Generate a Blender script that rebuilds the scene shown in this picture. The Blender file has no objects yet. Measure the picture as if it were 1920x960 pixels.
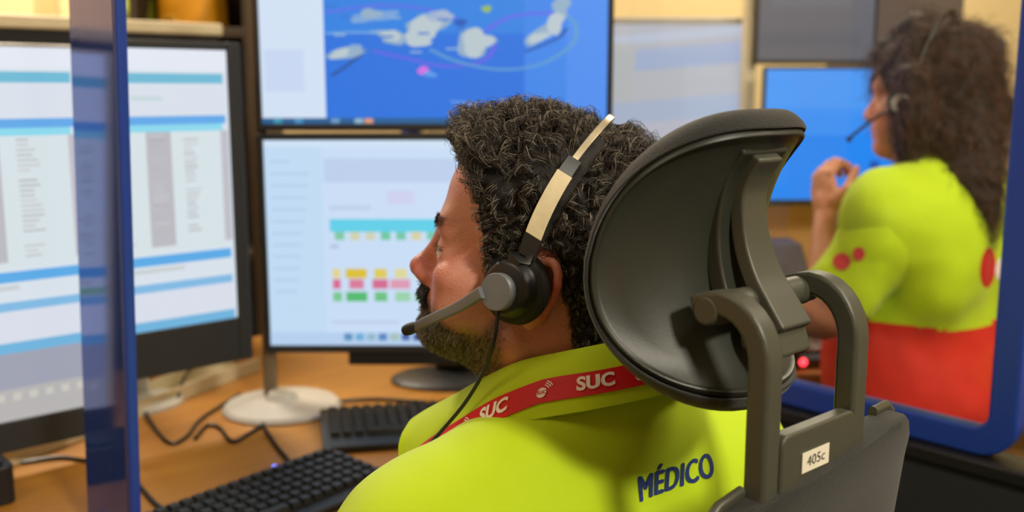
import bpy, bmesh, math, random
import numpy as np
from mathutils import Vector, Matrix, noise
from mathutils.bvhtree import BVHTree

random.seed(7)
rng = np.random.default_rng(7)
SC = bpy.context.scene
COL = SC.collection

# ------------------------------------------------------------------ camera, world, light, exposure
FPX = 1900.0                      # focal length in pixels of a 1920 px wide frame
PITCH = math.radians(9.27)
CAM_Z = 1.30
cam_data = bpy.data.cameras.new('camera')
cam = bpy.data.objects.new('camera', cam_data)
COL.objects.link(cam)
cam.location = (0, 0, CAM_Z)
cam.rotation_euler = (math.pi / 2 - PITCH, 0, 0)
cam_data.sensor_width = 36.0
cam_data.lens = 36.0 * FPX / 1920.0
cam_data.clip_start = 0.02
cam_data.dof.use_dof = True
cam_data.dof.focus_distance = 0.81
cam_data.dof.aperture_fstop = 4.2
SC.camera = cam

SC.view_settings.view_transform = 'Standard'
SC.view_settings.look = 'None'
SC.view_settings.gamma = 1.0
SC.view_settings.use_curve_mapping = False
SC.view_settings.exposure = 0.0

world = bpy.data.worlds.new('world')
SC.world = world
world.use_nodes = True
bgn = world.node_tree.nodes['Background']
bgn.inputs[0].default_value = (1.0, 0.86, 0.68, 1)
bgn.inputs[1].default_value = 0.13

def area_light(name, loc, aim, sx, sy, watts, col):
    d = bpy.data.lights.new(name, 'AREA')
    d.shape = 'RECTANGLE'; d.size = sx; d.size_y = sy; d.energy = watts; d.color = col
    o = bpy.data.objects.new(name, d); COL.objects.link(o)
    o.location = loc
    o.rotation_euler = (Vector(aim) - Vector(loc)).to_track_quat('-Z', 'Y').to_euler()
    return o
KEY = (1.06, -0.82, 2.58)
area_light('key_lamp_light', KEY, (0.35, 0.5, 1.0), 0.30, 0.30, 56, (1.0, 0.92, 0.75))
area_light('fill_lamp_light', (-1.1, 0.2, 2.58), (-1.1, 0.2, 0), 0.6, 0.6, 5, (1.0, 0.88, 0.70))
area_light('far_lamp_light', (-1.3, 2.75, 2.58), (-1.3, 2.75, 0), 0.6, 0.6, 62, (1.0, 0.86, 0.68))
area_light('side_lamp_light', (1.5, 0.9, 2.58), (1.2, 1.7, 0.6), 0.6, 0.6, 31, (1.0, 0.88, 0.68))
area_light('added_back_light', (0.9, 2.95, 2.58), (0.9, 2.95, 0), 0.6, 0.6, 30, (1.0, 0.90, 0.66))  # unseen light, added to brighten the back wall

# ------------------------------------------------------------------ frame helpers
SP, CP = math.sin(PITCH), math.cos(PITCH)
def P(u, v, d):
    """world point seen at photo pixel (u, v) at depth d along the view axis"""
    a = (u - 960.0) / FPX; b = (v - 480.0) / FPX
    return Vector((a * d, d * (CP - b * SP), CAM_Z - d * (SP + b * CP)))
def PY(u, v, y):
    b = (v - 480.0) / FPX
    return P(u, v, y / (CP - b * SP))
YAW = math.radians(42.0)                     # the seated man and his desk are turned this far
FW = Vector((-math.sin(YAW), math.cos(YAW), 0)); RT = Vector((math.cos(YAW), math.sin(YAW), 0))
ORG = Vector((0.209, 0.687, 0.0))            # floor point under the chair's back
def loc2w(r, f, z=0.0): return ORG + RT * r + FW * f + Vector((0, 0, z))
def w2loc(p):
    q = Vector(p) - ORG
    return Vector((q.dot(RT), q.dot(FW), q.z))
def L(u, v, d): return w2loc(P(u, v, d))

def lin(c):
    c = c / 255.0
    return c / 12.92 if c <= 0.04045 else ((c + 0.055) / 1.055) ** 2.4
def S(r, g, b): return (lin(r), lin(g), lin(b))

# ------------------------------------------------------------------ materials
def mat(name, rgb, rough=0.6, metal=0.0, spec=0.5, vary=0.0, scale=30.0, bump=0.0, bscale=None, coat=0.0, ior=None, sheen=0.0, sss=0.0):
    m = bpy.data.materials.new(name); m.use_nodes = True
    nt = m.node_tree; b = nt.nodes['Principled BSDF']
    b.inputs['Base Color'].default_value = (*rgb, 1)
    b.inputs['Roughness'].default_value = rough
    b.inputs['Metallic'].default_value = metal
    b.inputs['Specular IOR Level'].default_value = spec
    if ior: b.inputs['IOR'].default_value = ior
    if coat: b.inputs['Coat Weight'].default_value = coat; b.inputs['Coat Roughness'].default_value = 0.08
    if sheen: b.inputs['Sheen Weight'].default_value = sheen
    if sss:
        b.inputs['Subsurface Weight'].default_value = sss
        b.inputs['Subsurface Radius'].default_value = (0.008, 0.003, 0.0015)
        b.inputs['Subsurface Scale'].default_value = 1.0
    tc = nt.nodes.new('ShaderNodeTexCoord')
    if vary:
        n = nt.nodes.new('ShaderNodeTexNoise'); n.inputs['Scale'].default_value = scale; n.inputs['Detail'].default_value = 4
        r = nt.nodes.new('ShaderNodeMapRange'); r.inputs[3].default_value = 1 - vary; r.inputs[4].default_value = 1 + vary
        mx = nt.nodes.new('ShaderNodeMix'); mx.data_type = 'RGBA'; mx.blend_type = 'MULTIPLY'; mx.inputs[0].default_value = 1
        mx.inputs[6].default_value = (*rgb, 1)
        nt.links.new(tc.outputs['Object'], n.inputs['Vector']); nt.links.new(n.outputs[0], r.inputs[0])
        nt.links.new(r.outputs[0], mx.inputs[7]); nt.links.new(mx.outputs[2], b.inputs['Base Color'])
    if bump:
        n2 = nt.nodes.new('ShaderNodeTexNoise'); n2.inputs['Scale'].default_value = bscale or scale; n2.inputs['Detail'].default_value = 3
        bp = nt.nodes.new('ShaderNodeBump'); bp.inputs['Strength'].default_value = bump; bp.inputs['Distance'].default_value = 0.002
        nt.links.new(tc.outputs['Object'], n2.inputs['Vector']); nt.links.new(n2.outputs[0], bp.inputs['Height'])
        nt.links.new(bp.outputs[0], b.inputs['Normal'])
    return m

def wood(name, c1, c2, rough=0.4, sc=(2.0, 14.0, 14.0)):
    m = bpy.data.materials.new(name); m.use_nodes = True
    nt = m.node_tree; b = nt.nodes['Principled BSDF']; b.inputs['Roughness'].default_value = rough
    tc = nt.nodes.new('ShaderNodeTexCoord'); mp = nt.nodes.new('ShaderNodeMapping'); mp.inputs['Scale'].default_value = sc
    n = nt.nodes.new('ShaderNodeTexNoise'); n.inputs['Scale'].default_value = 2.0; n.inputs['Detail'].default_value = 6
    r = nt.nodes.new('ShaderNodeValToRGB')
    r.color_ramp.elements[0].position = 0.3; r.color_ramp.elements[0].color = (*c1, 1)
    r.color_ramp.elements[1].position = 0.7; r.color_ramp.elements[1].color = (*c2, 1)
    nt.links.new(tc.outputs['Object'], mp.inputs[0]); nt.links.new(mp.outputs[0], n.inputs['Vector'])
    nt.links.new(n.outputs[0], r.inputs[0]); nt.links.new(r.outputs[0], b.inputs['Base Color'])
    return m

def emit_attr(name, strength):
    """lit screen: its picture sits in the face colours of the screen"""
    m = bpy.data.materials.new(name); m.use_nodes = True
    nt = m.node_tree; b = nt.nodes['Principled BSDF']
    b.inputs['Base Color'].default_value = (0.01, 0.01, 0.012, 1); b.inputs['Roughness'].default_value = 0.45
    a = nt.nodes.new('ShaderNodeAttribute'); a.attribute_name = 'Col'
    nt.links.new(a.outputs['Color'], b.inputs['Emission Color']); b.inputs['Emission Strength'].default_value = strength
    return m

def emit(name, rgb, strength):
    m = bpy.data.materials.new(name); m.use_nodes = True
    b = m.node_tree.nodes['Principled BSDF']
    b.inputs['Emission Color'].default_value = (*rgb, 1); b.inputs['Emission Strength'].default_value = strength
    return m

def glass(name):
    m = bpy.data.materials.new(name); m.use_nodes = True
    nt = m.node_tree
    for n in list(nt.nodes): nt.nodes.remove(n)
    o = nt.nodes.new('ShaderNodeOutputMaterial'); t = nt.nodes.new('ShaderNodeBsdfTransparent'); g = nt.nodes.new('ShaderNodeBsdfGlossy')
    g.inputs['Roughness'].default_value = 0.02; t.inputs[0].default_value = (0.97, 0.98, 0.98, 1)
    f = nt.nodes.new('ShaderNodeFresnel'); f.inputs[0].default_value = 1.25
    mx = nt.nodes.new('ShaderNodeMixShader')
    nt.links.new(f.outputs[0], mx.inputs[0]); nt.links.new(t.outputs[0], mx.inputs[1]); nt.links.new(g.outputs[0], mx.inputs[2])
    nt.links.new(mx.outputs[0], o.inputs[0])
    return m

def hair_mat(name, c_dark, c_light, grey_from, rough=0.45):
    m = bpy.data.materials.new(name); m.use_nodes = True
    nt = m.node_tree; b = nt.nodes['Principled BSDF']; b.inputs['Roughness'].default_value = rough
    hi = nt.nodes.new('ShaderNodeHairInfo'); r = nt.nodes.new('ShaderNodeValToRGB')
    r.color_ramp.elements[0].position = 0.0; r.color_ramp.elements[0].color = (*c_dark, 1)
    e = r.color_ramp.elements.new(grey_from); e.color = (*[x * 1.7 for x in c_dark], 1)
    r.color_ramp.elements[-1].position = min(1.0, grey_from + 0.12); r.color_ramp.elements[-1].color = (*c_light, 1)
    nt.links.new(hi.outputs['Random'], r.inputs[0]); nt.links.new(r.outputs[0], b.inputs['Base Color'])
    return m

def skin(name, rgb, red, dark):
    """skin: 'tint' holds the skin's own redness (nose, ears, cheeks), 'stubble' the shaved or bearded area"""
    m = bpy.data.materials.new(name); m.use_nodes = True
    nt = m.node_tree; b = nt.nodes['Principled BSDF']; b.inputs['Roughness'].default_value = 0.42
    b.inputs['Subsurface Weight'].default_value = 0.12
    b.inputs['Subsurface Radius'].default_value = (0.006, 0.002, 0.001); b.inputs['Subsurface Scale'].default_value = 1.0
    tc = nt.nodes.new('ShaderNodeTexCoord')
    n = nt.nodes.new('ShaderNodeTexNoise'); n.inputs['Scale'].default_value = 55; n.inputs['Detail'].default_value = 5
    n2 = nt.nodes.new('ShaderNodeTexNoise'); n2.inputs['Scale'].default_value = 420; n2.inputs['Detail'].default_value = 3
    a = nt.nodes.new('ShaderNodeAttribute'); a.attribute_name = 'tint'
    s = nt.nodes.new('ShaderNodeAttribute'); s.attribute_name = 'stubble'
    ad = nt.nodes.new('ShaderNodeMath'); ad.operation = 'MULTIPLY_ADD'; ad.inputs[1].default_value = 0.9; ad.inputs[2].default_value = -0.33
    ad2 = nt.nodes.new('ShaderNodeMath'); ad2.operation = 'ADD'; ad2.use_clamp = True
    nt.links.new(tc.outputs['Object'], n.inputs['Vector']); nt.links.new(tc.outputs['Object'], n2.inputs['Vector'])
    nt.links.new(n.outputs[0], ad.inputs[0]); nt.links.new(ad.outputs[0], ad2.inputs[0]); nt.links.new(a.outputs['Fac'], ad2.inputs[1])
    m1 = nt.nodes.new('ShaderNodeMix'); m1.data_type = 'RGBA'; m1.inputs[6].default_value = (*rgb, 1); m1.inputs[7].default_value = (*red, 1)
    nt.links.new(ad2.outputs[0], m1.inputs[0])
    m2 = nt.nodes.new('ShaderNodeMix'); m2.data_type = 'RGBA'; m2.inputs[7].default_value = (*dark, 1)
    nt.links.new(s.outputs['Fac'], m2.inputs[0]); nt.links.new(m1.outputs[2], m2.inputs[6]); nt.links.new(m2.outputs[2], b.inputs['Base Color'])
    bp = nt.nodes.new('ShaderNodeBump'); bp.inputs['Strength'].default_value = 0.30; bp.inputs['Distance'].default_value = 0.002
    nt.links.new(n2.outputs[0], bp.inputs['Height']); nt.links.new(bp.outputs[0], b.inputs['Normal'])
    return m

M = dict(
    wall=mat('wall_paint', S(214, 190, 140), 0.8, vary=0.05, scale=3),
    wall_warm=mat('warm_wall_paint', S(232, 196, 146), 0.8, vary=0.05, scale=3),
    ceil=mat('ceiling_tile', S(226, 216, 196), 0.9, vary=0.03, scale=9),
    floor=mat('carpet_tile', S(62, 60, 58), 0.95, vary=0.2, scale=60, bump=0.2),
    desk=wood('beech_laminate', S(168, 112, 40), S(186, 128, 50), 0.42),
    board=wood('pale_wood_board', S(222, 176, 108), S(232, 190, 124), 0.5),
    black=mat('black_plastic', S(22, 23, 25), 0.45, vary=0.12, scale=50),
    bezel=mat('bezel_plastic', S(40, 42, 46), 0.42, vary=0.1, scale=40),
    silver=mat('silver_plastic', S(196, 192, 186), 0.4, vary=0.04, scale=40),
    cream=mat('cream_plastic', S(214, 200, 166), 0.5, vary=0.06, scale=25),
    greyp=mat('warm_grey_metal', S(120, 104, 84), 0.45, 0.2, vary=0.06, scale=25),
    blue=mat('blue_gloss_panel', S(46, 84, 190), 0.08, 0.38, spec=0.5, ior=2.2, vary=0.05, scale=8),
    bluef=mat('blue_frame', S(26, 62, 156), 0.35, vary=0.08, scale=12),
    dark=mat('dark_partition_cloth', S(34, 36, 36), 0.9, vary=0.2, scale=80, bump=0.2),
    shell=mat('chair_shell_plastic', S(47, 50, 43), 0.42, spec=0.5, vary=0.06, scale=60, bump=0.10, bscale=1500),
    frame=mat('chair_frame_plastic', S(72, 73, 62), 0.40, spec=0.5, vary=0.05, scale=60, bump=0.06, bscale=1500),
    pad=mat('black_mesh_fabric', S(23, 25, 23), 0.92, vary=0.3, scale=700, bump=0.5, bscale=900, sheen=0.25),
    tweed=mat('charcoal_tweed', S(33, 33, 29), 0.95, vary=0.55, scale=420, bump=0.3, bscale=700, sheen=0.15),
    paper=mat('white_label_paper', S(232, 226, 206), 0.7, vary=0.05, scale=200),
    tape=mat('cream_label_tape', S(214, 198, 158), 0.6, vary=0.16, scale=140),
    pink=mat('red_pink_badge', S(208, 62, 66), 0.7, vary=0.35, scale=60),
    ink=mat('label_ink', S(60, 58, 52), 0.7, vary=0.3, scale=300),
    navy=mat('navy_lettering', S(34, 56, 112), 0.7, vary=0.15, scale=160),
    yellow=mat('hi_vis_yellow_cloth', S(188, 218, 0), 0.8, vary=0.035, scale=25, bump=0.10, bscale=1400, sheen=0.1),
    red=mat('red_cloth', S(214, 44, 22), 0.8, vary=0.06, scale=25, bump=0.1, bscale=1400),
    lanyard=mat('red_ribbon', S(206, 18, 34), 0.55, vary=0.08, scale=200),
    white=mat('white_lettering', S(244, 232, 226), 0.6, vary=0.06, scale=200),
    navycloth=mat('navy_trouser_cloth', S(30, 36, 56), 0.9, vary=0.15, scale=60),
    shoe=mat('black_shoe_leather', S(24, 24, 24), 0.5, vary=0.1, scale=40),
    skin_m=skin('tanned_skin', S(202, 144, 124), S(190, 92, 76), S(88, 68, 58)),
    skin_w=skin('fair_skin', S(214, 150, 120), S(200, 112, 90), S(120, 90, 80)),
    hair_m=hair_mat('dark_greying_hair', S(38, 33, 28), S(156, 144, 126), 0.76),
    beard_m=hair_mat('greying_beard', S(48, 40, 35), S(168, 160, 148), 0.48),
    must_m=hair_mat('black_moustache', S(20, 17, 16), S(70, 64, 60), 0.88),
    cap_m=mat('hair_mass', S(26, 23, 21), 0.8, vary=0.3, scale=120, bump=0.6, bscale=200),
    hair_w=hair_mat('brown_curly_hair', S(44, 28, 21), S(112, 68, 42), 0.76),
    cap_w=mat('brown_hair_mass', S(40, 26, 20), 0.75, vary=0.3, scale=90, bump=0.6, bscale=150),
    eyew=mat('eye_white', S(225, 220, 214), 0.15, vary=0.03, scale=100),
    iris=mat('brown_iris', S(50, 32, 22), 0.1, vary=0.2, scale=300),
    headset=mat('headset_black', S(26, 27, 29), 0.38, vary=0.08, scale=80),
    foam=mat('ear_pad_leatherette', S(20, 21, 21), 0.6, vary=0.15, scale=120, bump=0.2),
    gunmetal=mat('headset_grey_disc', S(112, 116, 122), 0.40, 0.15, vary=0.06, scale=90),
    steel=mat('polished_steel_band', S(206, 194, 166), 0.30, 0.75, vary=0.06, scale=60),
    cable=mat('black_cable', S(22, 21, 20), 0.35, vary=0.1, scale=60),
    keys=mat('dark_keycaps', S(34, 35, 38), 0.5, vary=0.12, scale=60),
    orange=mat('orange_yellow_nylon', S(226, 156, 14), 0.6, vary=0.14, scale=14, bump=0.3, bscale=60),
    olive=mat('olive_yellow_cloth', S(150, 158, 24), 0.8, vary=0.12, scale=14),
    brown=mat('dark_brown_cabinet', S(74, 62, 48), 0.6, vary=0.2, scale=10),
    brownpanel=mat('grey_brown_panel', S(104, 92, 86), 0.7, vary=0.06, scale=10),
    ring=mat('brass_ring', S(196, 160, 70), 0.3, 0.6, vary=0.1, scale=60),
    greybox=mat('grey_violet_board', S(92, 86, 98), 0.7, vary=0.06, scale=20),
    chrome=mat('castor_chrome', S(150, 150, 150), 0.25, 0.9, vary=0.05, scale=60),
    glass=glass('clear_acrylic'),
    screen=emit_attr('screen_picture', 0.92),
    dimscreen=emit_attr('dim_screen_picture', 0.80),
    ledr=emit('red_led', (1.0, 0.03, 0.05), 4.0),
    ledb=emit('blue_led', (0.05, 0.12, 1.0), 3.0),
    lamp=emit('lamp_diffuser', (1.0, 0.93, 0.8), 3.0),
)

# ------------------------------------------------------------------ object helpers
def tag(o, label=None, cat=None, group=None, kind=None):
    for k, v in (('label', label), ('category', cat), ('group', group), ('kind', kind)):
        if v: o[k] = v
    return o
def thing(name, label, cat, loc=(0, 0, 0), rz=0.0, group=None):
    o = bpy.data.objects.new(name, None); COL.objects.link(o)
    o.location = loc; o.rotation_euler = (0, 0, rz); o.empty_display_size = 0.05
    return tag(o, label, cat, group)
def link_mesh(name, me, mats, parent=None, smooth=True):
    if not isinstance(mats, (list, tuple)): mats = [mats]
    for m in mats: me.materials.append(m)
    o = bpy.data.objects.new(name, me); COL.objects.link(o)
    if parent: o.parent = parent
    if smooth and len(me.polygons): me.polygons.foreach_set('use_smooth', [True] * len(me.polygons))
    return o
def mesh_obj(name, verts, faces, mats, parent=None, smooth=True, bevel=0.0, subsurf=0, fmat=None, seg=3):
    me = bpy.data.meshes.new(name)
    me.from_pydata([tuple(v) for v in verts], [], [tuple(f) for f in faces]); me.update()
    o = link_mesh(name, me, mats, parent, smooth)
    if smooth: me.set_sharp_from_angle(angle=math.radians(38))
    if fmat is not None: me.polygons.foreach_set('material_index', list(fmat))
    if bevel:
        b = o.modifiers.new('bevel', 'BEVEL'); b.width = bevel; b.segments = seg; b.limit_method = 'ANGLE'; b.harden_normals = False
        if smooth:
            w = o.modifiers.new('wn', 'WEIGHTED_NORMAL'); w.keep_sharp = True
    if subsurf:
        s = o.modifiers.new('sub', 'SUBSURF'); s.levels = subsurf; s.render_levels = subsurf
    return o

class MB:
    def __init__(s): s.v = []; s.f = []; s.m = []
    def add(s, v, f, m=0):
        n = len(s.v); s.v += [Vector(p) for p in v]; s.f += [tuple(i + n for i in q) for q in f]; s.m += [m] * len(f)
    def box(s, c, d, rz=0.0, m=0, rx=0.0):
        R = Matrix.Rotation(rz, 3, 'Z') @ Matrix.Rotation(rx, 3, 'X'); c = Vector(c)
        v = [c + R @ Vector((sx * d[0] / 2, sy * d[1] / 2, sz * d[2] / 2)) for sx in (-1, 1) for sy in (-1, 1) for sz in (-1, 1)]
        s.add(v, [(0, 1, 3, 2), (4, 6, 7, 5), (0, 4, 5, 1), (2, 3, 7, 6), (0, 2, 6, 4), (1, 5, 7, 3)], m)
    def prism(s, poly, axis_a, axis_b, axis_n, org, depth, m=0):
        A, B, N, o = Vector(axis_a), Vector(axis_b), Vector(axis_n), Vector(org)
        n = len(poly)
        v = [o + A * a + B * b for a, b in poly] + [o + A * a + B * b + N * depth for a, b in poly]
        s.add(v, [tuple(range(n))[::-1], tuple(range(n, 2 * n))] + [(i, (i + 1) % n, n + (i + 1) % n, n + i) for i in range(n)], m)
    def sweep(s, path, prof, up=(0, 0, 1), m=0, caps=True, scale=None):
        """prof: closed loop of (a, b); a along side, b along up-ish"""
        path = [Vector(p) for p in path]; k = len(prof); vs = []
        nrm = Vector(up)
        for i, p in enumerate(path):
            t = (path[min(i + 1, len(path) - 1)] - path[max(i - 1, 0)]).normalized()
            nrm = (nrm - t * nrm.dot(t)).normalized()
            sd = t.cross(nrm)
            sc = scale[i] if scale else 1.0
            vs += [p + sd * a * sc + nrm * b * sc for a, b in prof]
        fs = [(i * k + j, i * k + (j + 1) % k, (i + 1) * k + (j + 1) % k, (i + 1) * k + j) for i in range(len(path) - 1) for j in range(k)]
        if caps: fs += [tuple(range(k))[::-1], tuple((len(path) - 1) * k + j for j in range(k))]
        s.add(vs, fs, m)
    def tube(s, path, r, n=10, m=0, up=(0.1, 0.2, 1)):
        rr = r if isinstance(r, (list, tuple)) else None
        prof = [(math.cos(2 * math.pi * j / n), math.sin(2 * math.pi * j / n)) for j in range(n)]
        s.sweep(path, prof, up, m, True, rr or [r] * len(path))
    def cyl(s, a, b, r, n=24, m=0, r2=None):
        a, b = Vector(a), Vector(b); t = (b - a).normalized()
        up = Vector((0, 0, 1)) if abs(t.z) < 0.9 else Vector((0, 1, 0))
        s.tube([a, b], [r, r2 if r2 is not None else r], n, m, up)
    def lathe(s, prof, c=(0, 0, 0), n=32, m=0, R=None):
        """prof: list of (radius, z)"""
        c = Vector(c); vs = []
        for r, z in prof:
            for j in range(n):
                a = 2 * math.pi * j / n; p = Vector((r * math.cos(a), r * math.sin(a), z))
                vs.append(c + (R @ p if R else p))
        fs = [(i * n + j, i * n + (j + 1) % n, (i + 1) * n + (j + 1) % n, (i + 1) * n + j) for i in range(len(prof) - 1) for j in range(n)]
        fs += [tuple(range(n))[::-1], tuple((len(prof) - 1) * n + j for j in range(n))]
        s.add(vs, fs, m)
    def build(s, name, mats, parent=None, smooth=True, bevel=0.0, subsurf=0, seg=3):
        return mesh_obj(name, s.v, s.f, mats, parent, smooth, bevel, subsurf, s.m, seg)

def rrect(w, h, r, n=5, cx=0.0, cy=0.0):
    out = []
    for sx, sy, a0 in ((1, 1, 0), (-1, 1, 90), (-1, -1, 180), (1, -1, 270)):
        for i in range(n + 1):
            a = math.radians(a0 + 90.0 * i / n)
            out.append((cx + sx * (w / 2 - r) + r * math.cos(a), cy + sy * (h / 2 - r) + r * math.sin(a)))
    return out
def spline(pts, n=12):
    """Catmull-Rom through the points"""
    p = [Vector(q) for q in pts]; p = [p[0] * 2 - p[1]] + p + [p[-1] * 2 - p[-2]]; out = []
    for i in range(1, len(p) - 2):
        for k in range(n):
            t = k / n
            out.append(0.5 * ((2 * p[i]) + (p[i + 1] - p[i - 1]) * t + (2 * p[i - 1] - 5 * p[i] + 4 * p[i + 1] - p[i + 2]) * t * t
                              + (3 * p[i] - p[i - 1] - 3 * p[i + 1] + p[i + 2]) * t ** 3))
    out.append(p[-2]); return out
def text_mesh(txt, size, offset=0.0, sx=1.0, shear=0.0, res=4, spacing=1.0):
    """letters as 2-D triangles: verts (x, y), faces; centred"""
    c = bpy.data.curves.new('lettering', 'FONT'); c.body = txt; c.size = size; c.offset = offset; c.shear = shear
    c.align_x = 'CENTER'; c.align_y = 'CENTER'; c.resolution_u = res; c.space_character = spacing; c.fill_mode = 'FRONT'
    o = bpy.data.objects.new('lettering_tmp', c); COL.objects.link(o)
    bpy.context.view_layer.update()
    me = bpy.data.meshes.new_from_object(o.evaluated_get(bpy.context.evaluated_depsgraph_get()))
    bm = bmesh.new(); bm.from_mesh(me); bmesh.ops.remove_doubles(bm, verts=bm.verts, dist=size * 1e-4); bmesh.ops.triangulate(bm, faces=bm.faces)
    for _ in range(3):      # short edges, so that letters can follow a curved surface
        lg = [e for e in bm.edges if e.calc_length() > size * 0.16]
        if not lg: break
        bmesh.ops.subdivide_edges(bm, edges=lg, cuts=1); bmesh.ops.triangulate(bm, faces=bm.faces)
    bm.to_mesh(me); bm.free()
    v = [(q.co.x * sx, q.co.y) for q in me.vertices]; f = [tuple(q.vertices) for q in me.polygons]
    bpy.data.objects.remove(o); bpy.data.curves.remove(c); bpy.data.meshes.remove(me)
    return v, f

# ------------------------------------------------------------------ signed-distance bodies
def ell(c, r, R=None):
    c = np.array(c, np.float32); r = np.array(r, np.float32)
    Rm = None if R is None else np.array(R.transposed(), np.float32)
    def f(x, y, z):
        a, b, d = x - c[0], y - c[1], z - c[2]
        if Rm is not None:
            a, b, d = (Rm[0, 0] * a + Rm[0, 1] * b + Rm[0, 2] * d, Rm[1, 0] * a + Rm[1, 1] * b + Rm[1, 2] * d, Rm[2, 0] * a + Rm[2, 1] * b + Rm[2, 2] * d)
        k0 = np.sqrt((a / r[0]) ** 2 + (b / r[1]) ** 2 + (d / r[2]) ** 2)
        k1 = np.sqrt((a / r[0] ** 2) ** 2 + (b / r[1] ** 2) ** 2 + (d / r[2] ** 2) ** 2) + 1e-9
        return k0 * (k0 - 1) / k1
    return f
def cap(a, b, ra, rb=None):
    a = np.array(a, np.float32); b = np.array(b, np.float32); rb = ra if rb is None else rb
    ab = b - a; L2 = float(ab @ ab) + 1e-12
    def f(x, y, z):
        px, py, pz = x - a[0], y - a[1], z - a[2]
        t = np.clip((px * ab[0] + py * ab[1] + pz * ab[2]) / L2, 0, 1)
        return np.sqrt((px - t * ab[0]) ** 2 + (py - t * ab[1]) ** 2 + (pz - t * ab[2]) ** 2) - (ra + (rb - ra) * t)
    return f
def field(prims, lo, hi, h):
    xs, ys, zs = [np.arange(lo[i], hi[i] + h, h, dtype=np.float32) for i in range(3)]
    x, y, z = xs[:, None, None], ys[None, :, None], zs[None, None, :]
    D = np.full((len(xs), len(ys), len(zs)), 1.0, np.float32)
    for op, fn, k in prims:
        d = np.broadcast_to(fn(x, y, z), D.shape)
        if op == '+':
            if k > 0:
                hh = np.maximum(k - np.abs(D - d), 0) / k
                D = np.minimum(D, d) - hh * hh * k * 0.25
            else: D = np.minimum(D, d)
        else:
            d = -d
            if k > 0:
                hh = np.maximum(k - np.abs(D - d), 0) / k
                D = np.maximum(D, d) + hh * hh * k * 0.25
            else: D = np.maximum(D, d)
    return D
def nets(D, lo, h):
    """surface nets: closed quads around the zero level"""
    s = D < 0
    cs = [(i, j, k) for i in (0, 1) for j in (0, 1) for k in (0, 1)]
    nx, ny, nz = D.shape
    anyc = np.zeros((nx - 1, ny - 1, nz - 1), bool); allc = np.ones_like(anyc)
    for i, j, k in cs:
        q = s[i:nx - 1 + i, j:ny - 1 + j, k:nz - 1 + k]; anyc |= q; allc &= q
    idx = np.argwhere(anyc & ~allc)
    pos = np.zeros((len(idx), 3)); cnt = np.zeros(len(idx))
    for a in cs:
        for ax in range(3):
            if a[ax]: continue
            b = list(a); b[ax] = 1
            v0 = D[idx[:, 0] + a[0], idx[:, 1] + a[1], idx[:, 2] + a[2]]; v1 = D[idx[:, 0] + b[0], idx[:, 1] + b[1], idx[:, 2] + b[2]]
            cr = (v0 < 0) != (v1 < 0); t = np.where(cr, v0 / np.where(cr, v0 - v1, 1), 0)
            p = np.tile(np.array(a, float), (len(idx), 1)); p[:, ax] += t
            pos += p * cr[:, None]; cnt += cr
    V = (idx + pos / cnt[:, None]) * h + np.array(lo)
    vid = np.full(anyc.shape, -1, np.int64); vid[tuple(idx.T)] = np.arange(len(idx))
    F = []
    for ax in range(3):
        b, c = (ax + 1) % 3, (ax + 2) % 3
        sl0 = [slice(1, -1)] * 3; sl1 = [slice(1, -1)] * 3
        sl0[ax] = slice(0, D.shape[ax] - 1); sl1[ax] = slice(1, D.shape[ax])
        A, B = s[tuple(sl0)], s[tuple(sl1)]
        e = np.argwhere(A != B); neg = A[tuple(e.T)]
        off = np.ones(3, int); off[ax] = 0; e = e + off
        def g(db, dc):
            q = e.copy(); q[:, b] -= db; q[:, c] -= dc
            return vid[tuple(q.T)]
        q = np.stack([g(1, 1), g(0, 1), g(0, 0), g(1, 0)], 1)
        q[~neg] = q[~neg][:, ::-1]
        F.append(q)
    F = np.concatenate(F)
    return V, F[(F >= 0).all(1)]
def relax(V, F, it=2, w=0.5):
    a = np.concatenate([F[:, 0], F[:, 1], F[:, 2], F[:, 3]]); b = np.concatenate([F[:, 1], F[:, 2], F[:, 3], F[:, 0]])
    for _ in range(it):
        acc = np.zeros_like(V); n = np.zeros(len(V))
        np.add.at(acc, a, V[b]); np.add.at(acc, b, V[a]); np.add.at(n, a, 1); np.add.at(n, b, 1)
        V = V * (1 - w) + w * acc / np.maximum(n, 1)[:, None]
    return V
def solid(prims, lo, hi, h, it=2):
    V, F = nets(field(prims, lo, hi, h), lo, h)
    return relax(V, F, it), F
def np_mesh(name, V, F):
    me = bpy.data.meshes.new(name)
    me.vertices.add(len(V)); me.vertices.foreach_set('co', np.asarray(V, np.float32).ravel())
    n = F.shape[1]
    me.loops.add(F.size); me.loops.foreach_set('vertex_index', F.astype(np.int32).ravel())
    me.polygons.add(len(F)); me.polygons.foreach_set('loop_start', np.arange(0, F.size, n, dtype=np.int32))
    me.update(calc_edges=True); me.validate()
    return me
def vnormals(V, F):
    n = np.cross(V[F[:, 2]] - V[F[:, 0]], V[F[:, 3]] - V[F[:, 1]])
    N = np.zeros_like(V)
    for i in range(4): np.add.at(N, F[:, i], n)
    return N / (np.linalg.norm(N, axis=1)[:, None] + 1e-12)
def xf(Mx, V): 
    A = np.array(Mx)
    return V @ A[:3, :3].T + A[:3, 3]
def strands(name, pts, rad, m, parent):
    """pts: (N, n, 3) hair strands"""
    N, n = pts.shape[:2]
    cu = bpy.data.hair_curves.new(name); cu.add_curves([n] * N)
    cu.position_data.foreach_set('vector', np.asarray(pts, np.float32).ravel())
    r = cu.attributes.get('radius') or cu.attributes.new('radius', 'FLOAT', 'POINT')
    tp = np.linspace(1, 0.55, n)[None, :] * rad
    r.data.foreach_set('value', np.broadcast_to(tp, (N, n)).astype(np.float32).ravel())
    cu.materials.append(m)
    o = bpy.data.objects.new(name, cu); COL.objects.link(o); o.parent = parent
    return o
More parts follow.
